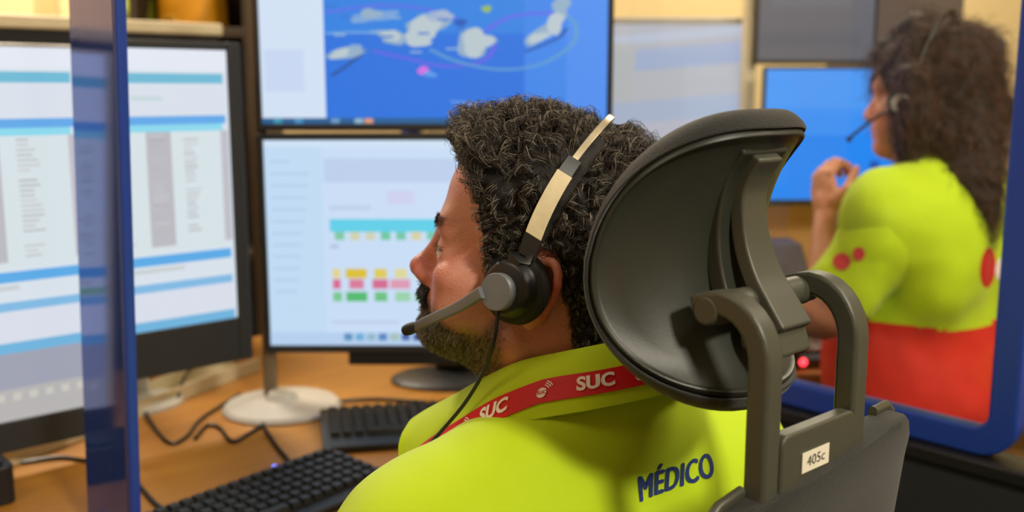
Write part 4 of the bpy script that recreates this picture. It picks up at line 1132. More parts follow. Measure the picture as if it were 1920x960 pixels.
# shirt
sp = torso_prims(JM, 0.014) + [q for s in (0, 1) for q in arm_prims(JM, s, 0.016, True)]
def cut_man(V):
    k = V[:, 2] > 0.50
    for s in (0, 1):
        S_, E_, _w = JM['arms'][s]; a = np.array(S_); d = np.array(E_ - S_); t = ((V - a) @ d) / (d @ d)
        far = np.linalg.norm(V - a - t[:, None] * d, axis=1)
        k &= ~((t > 0.86) & (np.abs(V[:, 0] - CX) > 0.16))
    return k
sV, sF, shirt = garment('shirt', sp, (-0.42, 0.0, 0.46), (0.49, 0.50, 1.12), 0.0062, M['yellow'], man, cut_man, 0.006, 7.0, 3, (1.0, 1.0, 0.6))
tV, tF, _t = garment('trousers', leg_prims(JM, 0.012), (-0.25, 0.02, 0.07), (0.33, 0.80, 0.78), 0.009, M['navycloth'], man, None, 0.006, 8.0)
for s in (-1, 1):
    pr = [('+', ell((CX + s * 0.12, 0.65, 0.045), (0.046, 0.135, 0.045)), 0), ('+', ell((CX + s * 0.12, 0.60, 0.08), (0.042, 0.05, 0.05)), 0.03), ('-', cap((CX + s * .12, 0.4, -0.2), (CX + s * .12, 0.9, -0.2), 0.2), 0.004)]
    link_mesh('shoe', np_mesh('shoe', *solid(pr, (CX + s * 0.12 - 0.07, 0.48, -0.02), (CX + s * 0.12 + 0.07, 0.82, 0.15), 0.006)), M['shoe'], man)
bvh_shirt = BVHTree.FromPolygons([tuple(v) for v in sV], [tuple(f) for f in sF.tolist()])
def drape(pt, direction, off):
    """push a point along a direction onto the shirt"""
    d = Vector(direction).normalized(); h, n, _i, _d = bvh_shirt.ray_cast(Vector(pt) - d * 0.4, d)
    return (h - d * off) if h is not None else Vector(pt)
# collar: half measured, half mirrored
top = [(0.0, 0.172, 1.098), (-0.047, 0.190, 1.0915), (-0.066, 0.216, 1.083), (-0.081, 0.250, 1.071), (-0.084, 0.291, 1.0494), (-0.090, 0.332, 1.0238), (-0.101, 0.359, 1.0060), (-0.113, 0.371, 0.995)]
bot = [(0.0, 0.145, 1.052), (-0.064, 0.168, 1.046), (-0.093, 0.202, 1.036), (-0.112, 0.243, 1.022), (-0.121, 0.285, 1.003), (-0.128, 0.325, 0.984), (-0.131, 0.349, 0.970), (-0.133, 0.362, 0.962)]
def sym(h): return [(CX - x, y, z) for x, y, z in h[:0:-1]] + [(CX + x, y, z) for x, y, z in h]
cT, cB = spline(sym(top), 8), spline(sym(bot), 8)
def collar_pt(u, v, off=0.0):
    """u 0..1 round the neck (right tip to left tip), v 0 top .. 1 seam; off: outward"""
    k = u * (len(cT) - 1); i = min(int(k), len(cT) - 2); f = k - i
    a = cT[i].lerp(cT[i + 1], f); b2 = cB[i].lerp(cB[i + 1], f)
    p = a.lerp(b2, v); n = (cT[i + 1] - cT[i]).cross(b2 - a)
    if n.length < 1e-9: n = Vector((0, -1, 0))
    n.normalize(); rad = (b2 - Vector((CX, 0.27, b2.z))) 
    if n.dot(rad) < 0: n = -n
    return p + n * (off + 0.006 * math.sin(math.pi * min(v, 1)))
v = []; fs = []; NU, NV = 120, 9
for sgn, oo in ((0, 0.0012), (1, -0.0012)):
    for i in range(NU + 1):
        for j in range(NV + 1):
            u = i / NU; e = min(u, 1 - u); rr = 0.018
            vv = j / NV
            if e < rr: vv = 0.5 + (vv - 0.5) * (0.35 + 0.65 * math.sqrt(max(0, 1 - (1 - e / rr) ** 2)))     # rounded tips
            v.append(collar_pt(u, vv, oo))
n1 = (NU + 1) * (NV + 1); idx = lambda s_, i, j: s_ * n1 + i * (NV + 1) + j
for i in range(NU):
    for j in range(NV):
        fs += [(idx(0, i, j), idx(0, i + 1, j), idx(0, i + 1, j + 1), idx(0, i, j + 1)), (idx(1, i, j), idx(1, i, j + 1), idx(1, i + 1, j + 1), idx(1, i + 1, j))]
    fs += [(idx(0, i, 0), idx(1, i, 0), idx(1, i + 1, 0), idx(0, i + 1, 0)), (idx(0, i, NV), idx(0, i + 1, NV), idx(1, i + 1, NV), idx(1, i, NV))]
for i in (0, NU):
    fs += [(idx(0, i, j), idx(0, i, j + 1), idx(1, i, j + 1), idx(1, i, j)) for j in range(NV)]
mesh_obj('collar', v, fs, M['yellow'], shirt)
# lettering on the back
t0_, f0_ = text_mesh('M\u00c9DICO', 0.0300, 0.0, 0.80, res=4, spacing=1.06)
tv, tf = [], []
for dx, dy in ((-0.0013, 0), (-0.0005, 0.0005), (0.0005, -0.0005), (0.0013, 0)):      # bold strokes
    tf += [tuple(i + len(tv) for i in f) for f in f0_]; tv += [(x + dx, y + dy) for x, y in t0_]
# finer triangles so that the letters can follow the cloth
TX, TZ = 0.0, 0.98
for it_ in range(4):      # settle the word where the photograph shows it on the cloth
    q_ = drape((TX, 0.10, TZ), (0, 1, 0), 0); mc = w2loc(P(1274, 897, ((loc2w(*q_)).y * CP - (q_.z - CAM_Z) * SP))); TX, TZ = mc.x, mc.z
def drape_text(tv, tf, f):
    return [f(x, y) for x, y in tv], tf
lv = [drape((TX + x, 0.10, TZ + y), (0, 1, 0), 0.0006) for x, y in tv]
lt = mesh_obj('lettering', lv, tf, M['navy'], shirt, False); tag(lt, 'navy capital letters')

# lanyard
ly = tag(bpy.data.objects.new('lanyard', None), 'red neck lanyard printed SUC in white, round the man\'s collar', 'lanyard'); COL.objects.link(ly); ly.location = loc2w(CX, 0.2, 1.0); ly.rotation_euler = (0, 0, YAW)
LO = Vector((CX, 0.2, 1.0)); lv0, lv1 = 0.45, 0.80
def dv_(u): return 2.4 * max(0.0, abs(u - 0.5) - 0.16)      # the ribbon sinks under the shirt towards the front
v = []; fs = []; n = 100
for i in range(n + 1):
    u = 0.03 + 0.94 * i / n
    v += [collar_pt(u, lv0 + dv_(u), 0.0030) - LO, collar_pt(u, lv1 + dv_(u), 0.0030) - LO, collar_pt(u, lv1 + dv_(u), 0.0018) - LO, collar_pt(u, lv0 + dv_(u), 0.0018) - LO]
for i in range(n): fs += [(i * 4 + j, i * 4 + (j + 1) % 4, i * 4 + 4 + (j + 1) % 4, i * 4 + 4 + j) for j in range(4)]
fs += [(3, 2, 1, 0), tuple(n * 4 + j for j in range(4))]
band = mesh_obj('ribbon', v, fs, M['lanyard'], ly)
arc = [0.0]
for i in range(1, 401): arc.append(arc[-1] + (collar_pt(i / 400, 0.5) - collar_pt((i - 1) / 400, 0.5)).length)
def u_at(s): return float(np.interp(s, arc, np.linspace(0, 1, 401)))
def s_of(u): return float(np.interp(u, np.linspace(0, 1, 401), arc))
HGT = (collar_pt(0.7, lv0) - collar_pt(0.7, lv1)).length
def lan(verts, s0, off, flip=-1):
    """2-D drawing (x along, y up) laid on the ribbon, reading left to right from outside"""
    return [collar_pt(u_at(s0 + flip * x), dv_(u_at(s0 + flip * x)) + (lv0 + lv1) / 2 - (y / HGT) * (lv1 - lv0), off) - LO for x, y in verts]
def word(s0):
    tv, tf = text_mesh('SUC', 0.0162, 0.0006, 0.98, res=4); mesh_obj('lettering', lan(tv, s0, 0.0034), tf, M['white'], band, False)
def logo(s0):
    n = 28; pv = [(0.0043 * math.cos(2 * math.pi * i / n), -0.0018 + 0.0043 * math.sin(2 * math.pi * i / n)) for i in range(n)]; pf = [tuple(range(n))]
    for r in (0.0062, 0.0080, 0.0098):
        k = len(pv)
        for i in range(9):
            a = math.radians(28 + 44 * i / 8); pv += [(r * math.cos(a), -0.0018 + r * math.sin(a)), ((r + 0.0008) * math.cos(a), -0.0018 + (r + 0.0008) * math.sin(a))]
        pf += [(k + 2 * i, k + 2 * i + 1, k + 2 * i + 3, k + 2 * i + 2) for i in range(8)]
    mesh_obj('emblem', lan(pv, s0, 0.0034), pf, M['white'], band, False)
    tv, tf = text_mesh('SUC', 0.0042, 0.00012, 1.0, res=3); mesh_obj('lettering', lan([(x, y - 0.0018) for x, y in tv], s0, 0.0037), tf, M['lanyard'], band, False)
def proj(p):
    p = Vector(p); d = p.y * CP - (p.z - CAM_Z) * SP; b_ = -((p.z - CAM_Z) * CP + p.y * SP)
    return 960 + FPX * p.x / d, 480 + FPX * b_ / d
def s_at_px(pu):
    best = min(range(300, 990), key=lambda i: abs(proj(loc2w(*collar_pt(i / 1000, 0.5)))[0] - pu) if proj(loc2w(*collar_pt(i / 1000, 0.5)))[0] < 1300 else 9e9)
    return s_of(best / 1000)
for kind, pu in (('w', 937), ('l', 1022), ('w', 1117), ('l', 884), ('l', 1195)):
    (word if kind == 'w' else logo)(s_at_px(pu))

# ---- the man's hair
def frame_at(N):
    up = np.tile(np.array([[0.1, 0.3, 1.0]]), (len(N), 1)); T1 = unit(np.cross(up, N)); return T1, np.cross(N, T1)
def hair_line(y):
    return np.interp(y, [-0.13, -0.075, -0.055, -0.040, -0.030, -0.018, 0.004, 0.010, 0.016, 0.030, 0.038, 0.044, 0.049, 0.054, 0.060, 0.072, 0.1],
                        [-0.070, -0.066, -0.056, -0.030, 0.002, 0.036, 0.032, 0.010, -0.020, -0.018, 0.006, 0.024, 0.045, 0.066, 0.084, 0.094, 0.102])
HFc = HV0[HF_].mean(1)
def hair_w(c):
    m = (c[:, 2] > hair_line(c[:, 1]) + 0.004 * np.sin(c[:, 1] * 300)) & ~((np.abs(c[:, 0]) > 0.0765) & (c[:, 1] < 0.012) & (c[:, 1] > -0.034) & (c[:, 2] < 0.040))
    return m.astype(float)
def hair_th(p):
    """how far the hair stands off the head"""
    x, y, z = p[:, 0], p[:, 1], p[:, 2]
    t = 0.010 + 0.016 * np.clip((z - 0.01) / 0.07, 0, 1)
    t = t + 0.006 * np.clip((z - 0.06) / 0.04, 0, 1) * np.clip((y + 0.01) / 0.05, 0, 1) + 0.033 * np.clip((z - 0.072) / 0.012, 0, 1) * np.clip((0.120 - z) / 0.025, 0, 1) * np.clip((y - 0.03) / 0.03, 0, 1)
    t = t + 0.010 * np.clip((z - 0.06) / 0.04, 0, 1) * np.clip((-y - 0.02) / 0.05, 0, 1)
    return t * np.clip((z - hair_line(y)) / 0.022 + 0.25, 0.2, 1)
wgt = hair_w(HFc)
# mass under the curls
Nv = vnormals(HV, HF_)
lump = np.array([noise.noise(Vector(tuple(p * 62))) for p in HV])
capV = HV + Nv * (hair_th(HV) * (0.52 + 0.22 * lump) - 0.0008)[:, None]
capF = HF_[wgt > 0]; used = np.unique(capF); mp = np.full(len(HV), -1); mp[used] = np.arange(len(used))
hair = link_mesh('hair', np_mesh('hair', relax(capV[used], mp[capF], 3), mp[capF]), M['cap_m'], man); hair.matrix_local = HM
tag(hair, 'short dark curly hair with grey strands')
# curls: each lock a handful of strands sharing one arc
NL, NS, NP = 2500, 12, 11
pc, fk = scatter(HV, HF_, wgt, NL)
nc = unit(np.cross(HV[HF_[fk][:, 2]] - HV[HF_[fk][:, 0]], HV[HF_[fk][:, 3]] - HV[HF_[fk][:, 1]]))
T1, T2 = frame_at(nc)
ph = rng.random(NL) * 6.283
ax = T1 * np.cos(ph)[:, None] + T2 * np.sin(ph)[:, None]                 # axis about which the lock turns: along the scalp
bx_ = np.cross(nc, ax)
th_ = hair_th(pc)
long_ = np.clip(th_ / 0.03, 0.28, 1.2)
rad_ = (0.0042 + 0.0042 * rng.random(NL)) * np.clip(long_, 0.5, 1.1)
span = (2.6 + 3.4 * rng.random(NL)); a0 = -0.6 + rng.random(NL) * 1.6
pts = np.zeros((NL, NS, NP, 3))
for k in range(NS):
    j1 = rng.normal(0, 1, (NL, 3)) * 0.0014
    rk = rad_ * (1 + rng.normal(0, 0.14, NL)); ak = a0 + rng.normal(0, 0.22, NL); sk = span * (1 + rng.normal(0, .12, NL))
    base = pc + nc * (th_ * (0.42 + 0.38 * rng.random(NL)))[:, None]
    for q in range(NP):
        t = q / (NP - 1); an = ak + sk * t
        r_ = rk * (1 - 0.35 * t)
        p_ = base + nc * (r_ * np.sin(an) )[:, None] + bx_ * (r_ * np.cos(an))[:, None] + ax * ((t - .5) * 0.010 * long_)[:, None] + j1 * (0.5 + t)
        if q == 0: p_ = p_ * 0.55 + (pc + nc * 0.001) * 0.45
        pts[:, k, q] = p_
# the strap of the headset presses the hair down along its line
bd = np.abs(pts[..., 1] - (0.004 + 0.06 * pts[..., 2] - 2.2 * pts[..., 2] ** 2)); rr_ = np.sqrt((pts[..., 0] / 0.0895) ** 2 + (pts[..., 2] / 0.148) ** 2)
k_ = np.where((pts[..., 2] > 0.0) & (bd < 0.016) & (rr_ > 1), 1 - (1 - 1 / np.maximum(rr_, 1)) * np.clip((0.016 - bd) / 0.006, 0, 1), 1)
pts[..., 0] *= k_; pts[..., 2] *= k_
cu = strands('curls', pts.reshape(-1, NP, 3), 0.00017, M['hair_m'], hair)
# fine edge of hair round the temples, sideburn and nape
edge = wgt * np.exp(-((HFc[:, 2] - hair_line(HFc[:, 1])) / 0.012) ** 2)
def short_hair(name, w, N, ln, rad, m, parent, flow, jit=0.5, lift=0.45, curl=0.0):
    p, k = scatter(HV, HF_, w, N); n = unit(np.cross(HV[HF_[k][:, 2]] - HV[HF_[k][:, 0]], HV[HF_[k][:, 3]] - HV[HF_[k][:, 1]]))
    fl = np.tile(np.array([flow], float), (N, 1)) + rng.normal(0, jit, (N, 3)); fl = unit(fl - n * (fl * n).sum(1, keepdims=True))
    sd = np.cross(n, fl); L_ = ln * (0.6 + 0.8 * rng.random(N))[:, None]; ph = rng.random(N)[:, None] * 6.28
    out = np.stack([p + (fl * (1 - lift) * t + n * (lift * t - 0.35 * lift * t * t)) * L_ + (sd * np.sin(ph + t * 5) + n * np.cos(ph + t * 5)) * curl * t for t in np.linspace(0, 1, 6)], 1)
    o = strands(name, out, rad, m, parent); 
    if parent is man: o.matrix_local = HM
    return o
short_hair('hairline_strands', edge, 5200, 0.010, 0.00016, M['hair_m'], hair, (0, -0.3, -0.6), 0.8, 0.5, 0.0012)
x, y, z = HFc[:, 0], HFc[:, 1], HFc[:, 2]
zb = np.interp(y, [0.0, 0.02, 0.035, 0.055, 0.07, 0.082, 0.12], [-0.018, -0.018, -0.050, -0.058, -0.054, -0.052, -0.052])
fade = np.clip((zb - z) / 0.016, 0, 1) * np.clip((z + 0.118) / 0.02, 0, 1) * np.clip((y - 0.012) / 0.02, 0, 1)
chin = np.exp(-((z + 0.080) / 0.026) ** 2) * np.clip((y - 0.045) / 0.02, 0, 1)
bw = fade * (0.30 + 2.2 * chin)
lipz = (np.abs(x) < 0.024) & (z > -0.064) & (y > 0.085); bw = np.where(lipz & (z > -0.061), bw * 0.25, bw)
beard = short_hair('beard', bw, 13000, 0.0100, 0.00017, M['beard_m'], man, (0, 0.35, -0.9), 0.35, 0.55, 0.0010)
tag(beard, 'trimmed greying beard')
short_hair('stubble', fade * 1.0 + 0.12 * np.clip((-0.03 - z) / 0.02, 0, 1) * (y > 0.03) * (z > -0.12), 9000, 0.0028, 0.00013, M['beard_m'], beard, (0, 0.2, -0.9), 0.4, 0.5)
mw = ((np.abs(x) < 0.031) & (z < -0.0305) & (z > -0.0405 - 0.40 * np.abs(x)) & (y > 0.078)).astype(float)
mo = short_hair('moustache', mw, 1700, 0.0095, 0.00020, M['must_m'], man, (0, 0.25, -0.8), 0.35, 0.62, 0.0008); tag(mo, 'thick black moustache')
sp_ = ((np.abs(x) < 0.012) & (z < -0.060) & (z > -0.070) & (y > 0.08)).astype(float)
short_hair('soul_patch', sp_, 500, 0.009, 0.0002, M['must_m'], beard, (0, 0.3, -0.8), 0.3, 0.5)
for s in (-1, 1):
    ew = ((np.abs(s * x - 0.026) < 0.020) & (np.abs(z - (0.0345 + 0.006 * np.sin((s * x - .01) * 60) - .1 * np.maximum(s * x - .04, 0))) < 0.0048) & (y > 0.055)).astype(float)
    short_hair('eyebrow', ew, 260, 0.009, 0.00018, M['must_m'], man, (s * 1.0, -0.1, 0.15), 0.25, 0.35)
    lw = ((np.abs(s * x - 0.033) < 0.015) & (np.abs(z - 0.0165) < 0.0022) & (y > 0.080)).astype(float)
    if lw.sum() > 2: short_hair('eyelashes', lw, 90, 0.008, 0.00012, M['must_m'], man, (s * 0.3, 1.0, -0.1), 0.2, 0.8)

# ---- headset on the man
hsR = Matrix.Translation(Hw) @ Matrix.Rotation(math.radians(81.0), 4, 'Z') @ Matrix.Rotation(HEAD_PITCH, 4, 'X')
hset = bpy.data.objects.new('headset', None); COL.objects.link(hset); hset.matrix_world = hsR; hset.empty_display_size = 0.05
tag(hset, 'black phone headset with boom microphone and cream tape, worn by the man', 'headset')
A_, B_ = 0.0915, 0.150
def bandp(deg, off=0.0, lat=0.0):
    """0 at the man's left ear, 90 on top; off: outward; lat: along the strap's width"""
    a = math.radians(deg); r = (A_ + off) * (1 + 0.07 * math.sin(2 * a) ** 2)
    z = (B_ + off) * math.sin(a)
    return Vector((-r * math.cos(a), 0.004 + 0.06 * z - 2.2 * z * z + lat * 0.93, z + lat * 0.37))
def strap(name, d0, d1, w0, w1, th, m, parent, off=0.0, n=40, bevel=0.0006):
    v = []; fs = []
    for i in range(n + 1):
        t = i / n; d = d0 + (d1 - d0) * t; w = (w0 + (w1 - w0) * t) / 2
        v += [bandp(d, off, -w), bandp(d, off, w), bandp(d, off + th, w), bandp(d, off + th, -w)]
    fs = [(i * 4 + j, i * 4 + (j + 1) % 4, i * 4 + 4 + (j + 1) % 4, i * 4 + 4 + j) for i in range(n) for j in range(4)] + [(3, 2, 1, 0), tuple(n * 4 + j for j in range(4))]
    return mesh_obj(name, v, fs, m, parent, True, bevel)
hb = strap('headband', 46, 162, 0.0062, 0.0062, 0.0018, M['steel'], hset, 0.003)
sl = strap('slider_arm', 12, 49, 0.0165, 0.0130, 0.0042, M['headset'], hset, 0.0015)
tp = strap('label_tape', 19, 42, 0.0150, 0.0142, 0.0006, M['tape'], sl, 0.0058); tag(tp, 'worn cream label tape')
strap('slider_end', 150, 176, 0.0105, 0.015, 0.0042, M['headset'], hset, 0.0015)
# left ear cup, toed in towards the cheek
nv = Vector((-0.88, 0.44, 0.06)).normalized(); up_ = (Vector((0, -0.12, 1)) - nv * Vector((0, -0.12, 1)).dot(nv)).normalized(); fv = up_.cross(nv)
Rc = Matrix((up_.cross(nv), up_, nv)).transposed(); cc = Vector((-0.0835, 0.0085, 0.004))
b = MB(); b.lathe([(0.010, -0.006), (0.024, -0.008), (0.0300, -0.005), (0.0318, 0.001), (0.0305, 0.007), (0.026, 0.010), (0.012, 0.0105)], cc, 44, 0, Rc); b.build('ear_pad', M['foam'], hset)
b = MB(); b.lathe([(0.0, 0.008), (0.026, 0.008), (0.0255, 0.013), (0.0215, 0.018), (0.019, 0.0195), (0.0, 0.0195)], cc, 44, 0, Rc); cup = b.build('ear_cup', M['headset'], hset)
hub = cc + nv * 0.024 + (up_.cross(nv)) * 0.0 + Vector((0, 0.003, -0.004))
b = MB(); b.lathe([(0.0, -0.008), (0.0150, -0.008), (0.0158, -0.005), (0.0158, 0.001), (0.0150, 0.0024), (0.0, 0.0028)], hub, 40, 0, Rc); hubo = b.build('microphone_hub', M['gunmetal'], cup); tag(hubo, 'flat grey disc')
b = MB(); b.sweep([cc + nv * 0.014 + up_ * 0.010, cc + nv * 0.016 + up_ * 0.026, bandp(11, 0.003), bandp(15, 0.002)], rrect(0.014, 0.006, 0.002, 3), nv); b.build('yoke_link', M['headset'], hset, True)
tip = Vector((-0.050, 0.102, -0.060))
bp_ = spline([hub + nv * 0.001 + Vector((0.001, 0.012, -0.003)), hub.lerp(tip, 0.36) + Vector((-0.004, 0.004, -0.001)), hub.lerp(tip, 0.68) + Vector((-0.004, 0.003, -0.001)), hub.lerp(tip, 0.9) + Vector((-0.001, 0, 0)), tip], 8)
b = MB(); b.sweep(bp_, rrect(0.0046, 0.0100, 0.0018, 3), (0, 0, 1), scale=list(np.linspace(1.05, 0.75, len(bp_)))); boom = b.build('microphone_boom', M['gunmetal'], hset)
b = MB(); d_ = (bp_[-1] - bp_[-4]).normalized(); b.tube([tip - d_ * 0.010, tip - d_ * 0.007, tip, tip + d_ * 0.006, tip + d_ * 0.008], [0.0030, 0.0050, 0.0056, 0.0048, 0.0020], 16); b.build('microphone_tip', M['foam'], boom)
# right side
b = MB(); Rr = Matrix((Vector((0, 1, 0)), Vector((0, 0, 1)), Vector((1, 0, 0)))).transposed(); b.lathe([(0.0, -0.006), (0.024, -0.008), (0.033, -0.002), (0.0335, 0.002), (0.026, 0.010), (0.02, 0.018), (0.0, 0.019)], (0.0835, 0.004, -0.004), 40, 0, Rr); b.build('ear_pad', M['foam'], hset)
wi = hsR.inverted()
cpts = [hset.matrix_world @ (hub + Vector((0.004, -0.003, -0.014)))] + [P(*q) for q in ((926, 640, 0.842), (905, 700, 0.858), (872, 755, 0.872), (835, 800, 0.878), (806, 832, 0.880), (796, 842, 0.90))]
b = MB(); b.tube([wi @ p for p in spline(cpts, 10)], 0.0017, 10); b.build('headset_cable', M['cable'], hset)

# ---- the woman at the far desk
WYAW = math.radians(38.0); WH = math.radians(52.0 - 38.0)
wp = P(1745, 560, 1.90); WORG = Vector((wp.x, wp.y, 0))
WF = Vector((-math.sin(WYAW), math.cos(WYAW), 0)); WR = Vector((math.cos(WYAW), math.sin(WYAW), 0))
def wl(p):
    q = Vector(p) - WORG; return Vector((q.dot(WR), q.dot(WF), q.z))
hw = wl(P(1742, 196, 1.90)); HMW = Matrix.Translation(hw) @ Matrix.Rotation(WH, 4, 'Z') @ Matrix.Rotation(math.radians(-2), 4, 'X')
WS = 1.100
el = wl(P(1545, 590, 1.80)); hd_ = wl(P(1548, 400, 1.93))
sL = V3(-0.150, 0.0, WS - 0.05)
JW = dict(c=(0.0, 0.0), sh=WS, w=0.84, dp=0.86, tz=0.014, aw=0.84, hip=0.66, neck=(0.0, 0.0, WS + 0.01), neck_r=(0.050, 0.058), hs=0.92,
          arms=[(sL, el, hd_), (V3(0.150, 0.0, WS - 0.05), V3(0.21, 0.10, 0.86), V3(0.12, 0.32, 0.80))],
          legs=[(V3(-0.09, 0.02, 0.655), V3(-0.11, 0.38, 0.595), V3(-0.11, 0.36, 0.24)), (V3(0.09, 0.02, 0.655), V3(0.11, 0.38, 0.595), V3(0.11, 0.36, 0.24))],
          hands=[(hd_, V3(0.15, 0.25, 1.0), V3(1, 0.2, 0), V3(-0.3, -1, 0.3), 0.75), (V3(0.12, 0.32, 0.80), V3(-0.3, 1, -0.2), V3(0, 0, -1), V3(-1, 0, 0), 0.25)])
woman, WV, WFc, _ = person('person', 'woman with long curly brown hair in yellow and red shirt, seated at the blue screen', WORG, WYAW, JW, HMW, M['skin_w'], True)
spw = torso_prims(JW, 0.015) + [('+', ell((0.01, 0.02, 0.75), (0.172, 0.158, 0.20)), 0.05)] + [('+', ell(JW['arms'][s][0], (0.072, 0.070, 0.072)), 0.05) for s in (0, 1)]
def cut_w(V): return V[:, 2] > 0.60
def cut_sleeve(s):
    S_, E_, _w = JW['arms'][s]; a = np.array(S_); d = np.array(E_ - S_)
    return lambda V: ((V - a) @ d) / (d @ d) < 0.80
HEM = wl(P(1745, 612, 1.80)).z
gV, gF, wshirt = garment('shirt', spw, (-0.40, -0.22, 0.52), (0.34, 0.30, 1.24), 0.008, M['yellow'], woman, cut_w, 0.008, 8.0, 3, (1, 1, 0.7))
wshirt.data.materials.append(M['red'])
for p in wshirt.data.polygons:
    if p.center.z < HEM + 0.004 * math.sin(p.center.x * 30) and abs(p.center.x) < 0.30: p.material_index = 1
for s in (0, 1):
    l_, h_ = bounds(JW['arms'][s][:2], 0.12)
    sv_, sf_, _s = garment('sleeve', arm_prims(JW, s, 0.018, True), l_, h_, 0.007, M['yellow'], wshirt, cut_sleeve(s), 0.005, 9.0, 3)
    if s == 0: slV, slF = sv_, sf_
link_mesh('trousers', np_mesh('trousers', *solid(leg_prims(JW, 0.012), (-0.26, -0.2, 0.2), (0.26, 0.56, 0.92), 0.012)), M['navycloth'], woman)
for s in (-1, 1):
    pr = [('+', ell((s * 0.11, 0.41, 0.195), (0.040, 0.12, 0.04)), 0), ('+', ell((s * 0.11, 0.36, 0.225), (0.038, 0.045, 0.05)), 0.03)]
    link_mesh('shoe', np_mesh('shoe', *solid(pr, (s * 0.11 - 0.07, 0.26, 0.13), (s * 0.11 + 0.07, 0.56, 0.30), 0.007)), M['shoe'], woman)
bw_ = BVHTree.FromPolygons([tuple(v) for v in np.concatenate([gV, slV])], [tuple(f) for f in np.concatenate([gF, slF + len(gV)]).tolist()])
def patch(name, label, c, dirn, rx, rz_, m, parent, off=0.002):
    """round badge lying on the cloth"""
    d = Vector(dirn).normalized(); s_ = d.cross(Vector((0, 0, 1))).normalized(); u_ = s_.cross(d); v = []; fs = []
    for i in range(5):
        for j in range(20):
            a = 2 * math.pi * j / 20; q = Vector(c) + s_ * (rx * i / 4 * math.cos(a)) + u_ * (rz_ * i / 4 * math.sin(a))
            h, *_ = bw_.ray_cast(q - d * 0.3, d); v.append((h if h is not None else q) - d * off)
    fs = [(i * 20 + j, (i + 1) * 20 + j, (i + 1) * 20 + (j + 1) % 20, i * 20 + (j + 1) % 20) for i in range(4) for j in range(20)]
    o = mesh_obj(name, v, fs, m, parent); tag(o, label); return o
vd = lambda u, v_: (wl(P(u, v_, 2.0)) - wl(P(u, v_, 1.6)))
patch('back_emblem', 'red emblem', wl(P(1853, 502, 1.8)), vd(1853, 502), 0.012, 0.036, M['lanyard'], wshirt)
patch('back_emblem', 'white patch beside the red emblem', wl(P(1880, 505, 1.8)), vd(1880, 505), 0.012, 0.022, M['white'], wshirt)
patch('sleeve_emblem', 'red sleeve badge', wl(P(1578, 490, 1.8)), vd(1578, 490), 0.015, 0.015, M['pink'], wshirt)
patch('sleeve_emblem', 'second red sleeve badge', wl(P(1610, 476, 1.8)), vd(1610, 476), 0.010, 0.012, M['pink'], wshirt)
# long hair: a mass over the skull, a twist at the back and a fall down to the shoulder blades
def hp(u, v, d): return HMW.inverted() @ wl(P(u, v, d))
hpr = [('+', ell((0, -0.012, 0.052), (0.090, 0.108, 0.100)), 0), ('+', ell((-0.0, -0.055, -0.02), (0.082, 0.068, 0.10)), 0.03),
       ('-', ell((0, 0.10, -0.03), (0.088, 0.085, 0.100)), 0.02), ]
for (u, v_, d), r in (((1800, 92, 1.92), .046), ((1838, 82, 1.94), .028), ((1720, 62, 1.90), .040), ((1866, 205, 1.95), .036), ((1850, 160, 1.95), .024), ((1662, 95, 1.96), .026), ((1650, 150, 1.97), .018), ((1646, 205, 1.97), .015)):
    hpr.append(('+', ell(hp(u, v_, d), (r, r, r * 1.05)), 0.02))
fall = [hp(1795, 200, 1.88), hp(1812, 270, 1.82), hp(1824, 330, 1.78), hp(1840, 380, 1.765), hp(1852, 415, 1.76)]
for i in range(4): hpr.append(('+', cap(fall[i], fall[i + 1], (.062, .054, .043, .030)[i], (.054, .043, .030, .012)[i]), 0.02))
lside = [hp(1712, 150, 1.82), hp(1716, 220, 1.82), hp(1704, 290, 1.83)]
for i in range(2): hpr.append(('+', cap(lside[i], lside[i + 1], (.034, .034)[i], (.034, .022)[i]), 0.02))
lo, hi = bounds([fall[-1], (-.13, -.16, -.13), (.13, .14, .19), hp(1870, 200, 1.97)], 0.05)
V_, F_ = solid(hpr, lo, hi, 0.004, 2); N_ = vnormals(V_, F_)
V_ = V_ + N_ * np.array([0.007 * noise.noise(Vector(tuple(p * 45))) for p in V_])[:, None]
whair = link_mesh('hair', np_mesh('hair', V_, F_), M['cap_w'], woman); whair.matrix_local = HMW; tag(whair, 'long curly brown hair, half tied up')
p_, k_ = scatter(V_, F_, np.ones(len(F_)), 5200); n_ = unit(np.cross(V_[F_[k_][:, 2]] - V_[F_[k_][:, 0]], V_[F_[k_][:, 3]] - V_[F_[k_][:, 1]]))
fl = np.tile(np.array([[0.0, -0.45, -1.0]]), (5200, 1)) + rng.normal(0, .35, (5200, 3)); fl = unit(fl - n_ * (fl * n_).sum(1, keepdims=True)); sd = np.cross(n_, fl); phz = rng.random(5200)[:, None] * 6.28
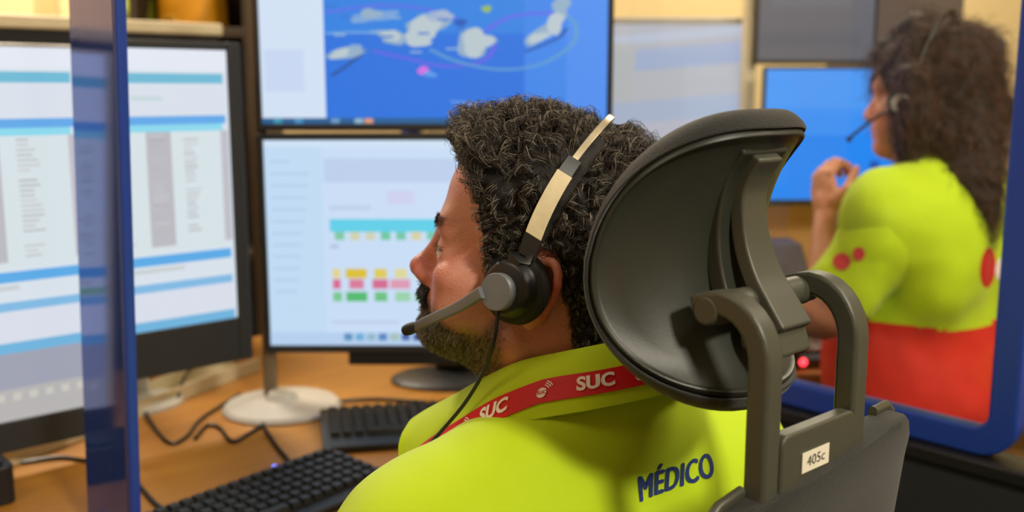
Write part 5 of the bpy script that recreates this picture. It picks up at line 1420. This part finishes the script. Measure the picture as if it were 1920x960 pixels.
st = np.stack([p_ + fl * t * 0.055 + (sd * np.sin(phz + t * 9) + n_ * (np.cos(phz + t * 9) + .5)) * 0.0045 * min(1, t * 3) for t in np.linspace(0, 1, 10)], 1)
strands('curls', st, 0.00042, M['hair_w'], whair)
# her headset
ws_ = bpy.data.objects.new('headset', None); COL.objects.link(ws_); ws_.matrix_world = Matrix.Translation(WORG) @ Matrix.Rotation(WYAW, 4, 'Z') @ HMW
tag(ws_, 'dark headset over the woman\'s brown hair', 'headset')
b = MB(); Rl = Matrix((Vector((0, 1, 0)), Vector((0, 0, 1)), Vector((-1, 0, 0)))).transposed(); b.lathe([(0, -0.008), (0.03, -0.008), (0.034, 0), (0.028, 0.012), (0.0, 0.014)], (-0.112, 0.008, 0.004), 32, 0, Rl); b.build('ear_pad', M['foam'], ws_)
b = MB(); b.lathe([(0, 0), (0.017, 0), (0.017, 0.006), (0, 0.007)], (-0.126, 0.012, 0.004), 28, 0, Rl); b.build('microphone_hub', M['silver'], ws_)
b = MB(); b.sweep([(-0.114 * math.cos(math.radians(a)), 0.006 - 0.04 * math.sin(math.radians(a)), 0.006 + 0.162 * math.sin(math.radians(a))) for a in range(4, 178, 6)], rrect(0.012, 0.004, 0.001, 2), (0, 0, 1)); b.build('headband', M['headset'], ws_)
b = MB(); b.tube(spline([(-0.124, 0.02, 0.0), (-0.112, 0.06, -0.02), (-0.080, 0.11, -0.05), (-0.05, 0.132, -0.062)], 6), 0.003, 8); b.build('microphone_boom', M['headset'], ws_)
b = MB(); b.tube([(-0.055, 0.129, -0.060), (-0.05, 0.132, -0.062), (-0.044, 0.136, -0.064)], [0.004, 0.006, 0.004], 10); b.build('microphone_tip', M['foam'], ws_)
# her stool
st_ = thing('office_stool', 'dark office stool under the woman', 'stool', WORG, WYAW)
office_base(st_, 0.585, 0.02, 0.42, 0.40)
b = MB(); k = 40; b.tube([(0.17 * math.cos(2 * math.pi * i / k), 0.02 + 0.17 * math.sin(2 * math.pi * i / k), 0.24) for i in range(k + 1)], 0.010, 10); b.cyl((-0.17, 0.02, 0.24), (0.17, 0.02, 0.24), 0.008); b.build('foot_ring', M['chrome'], st_)
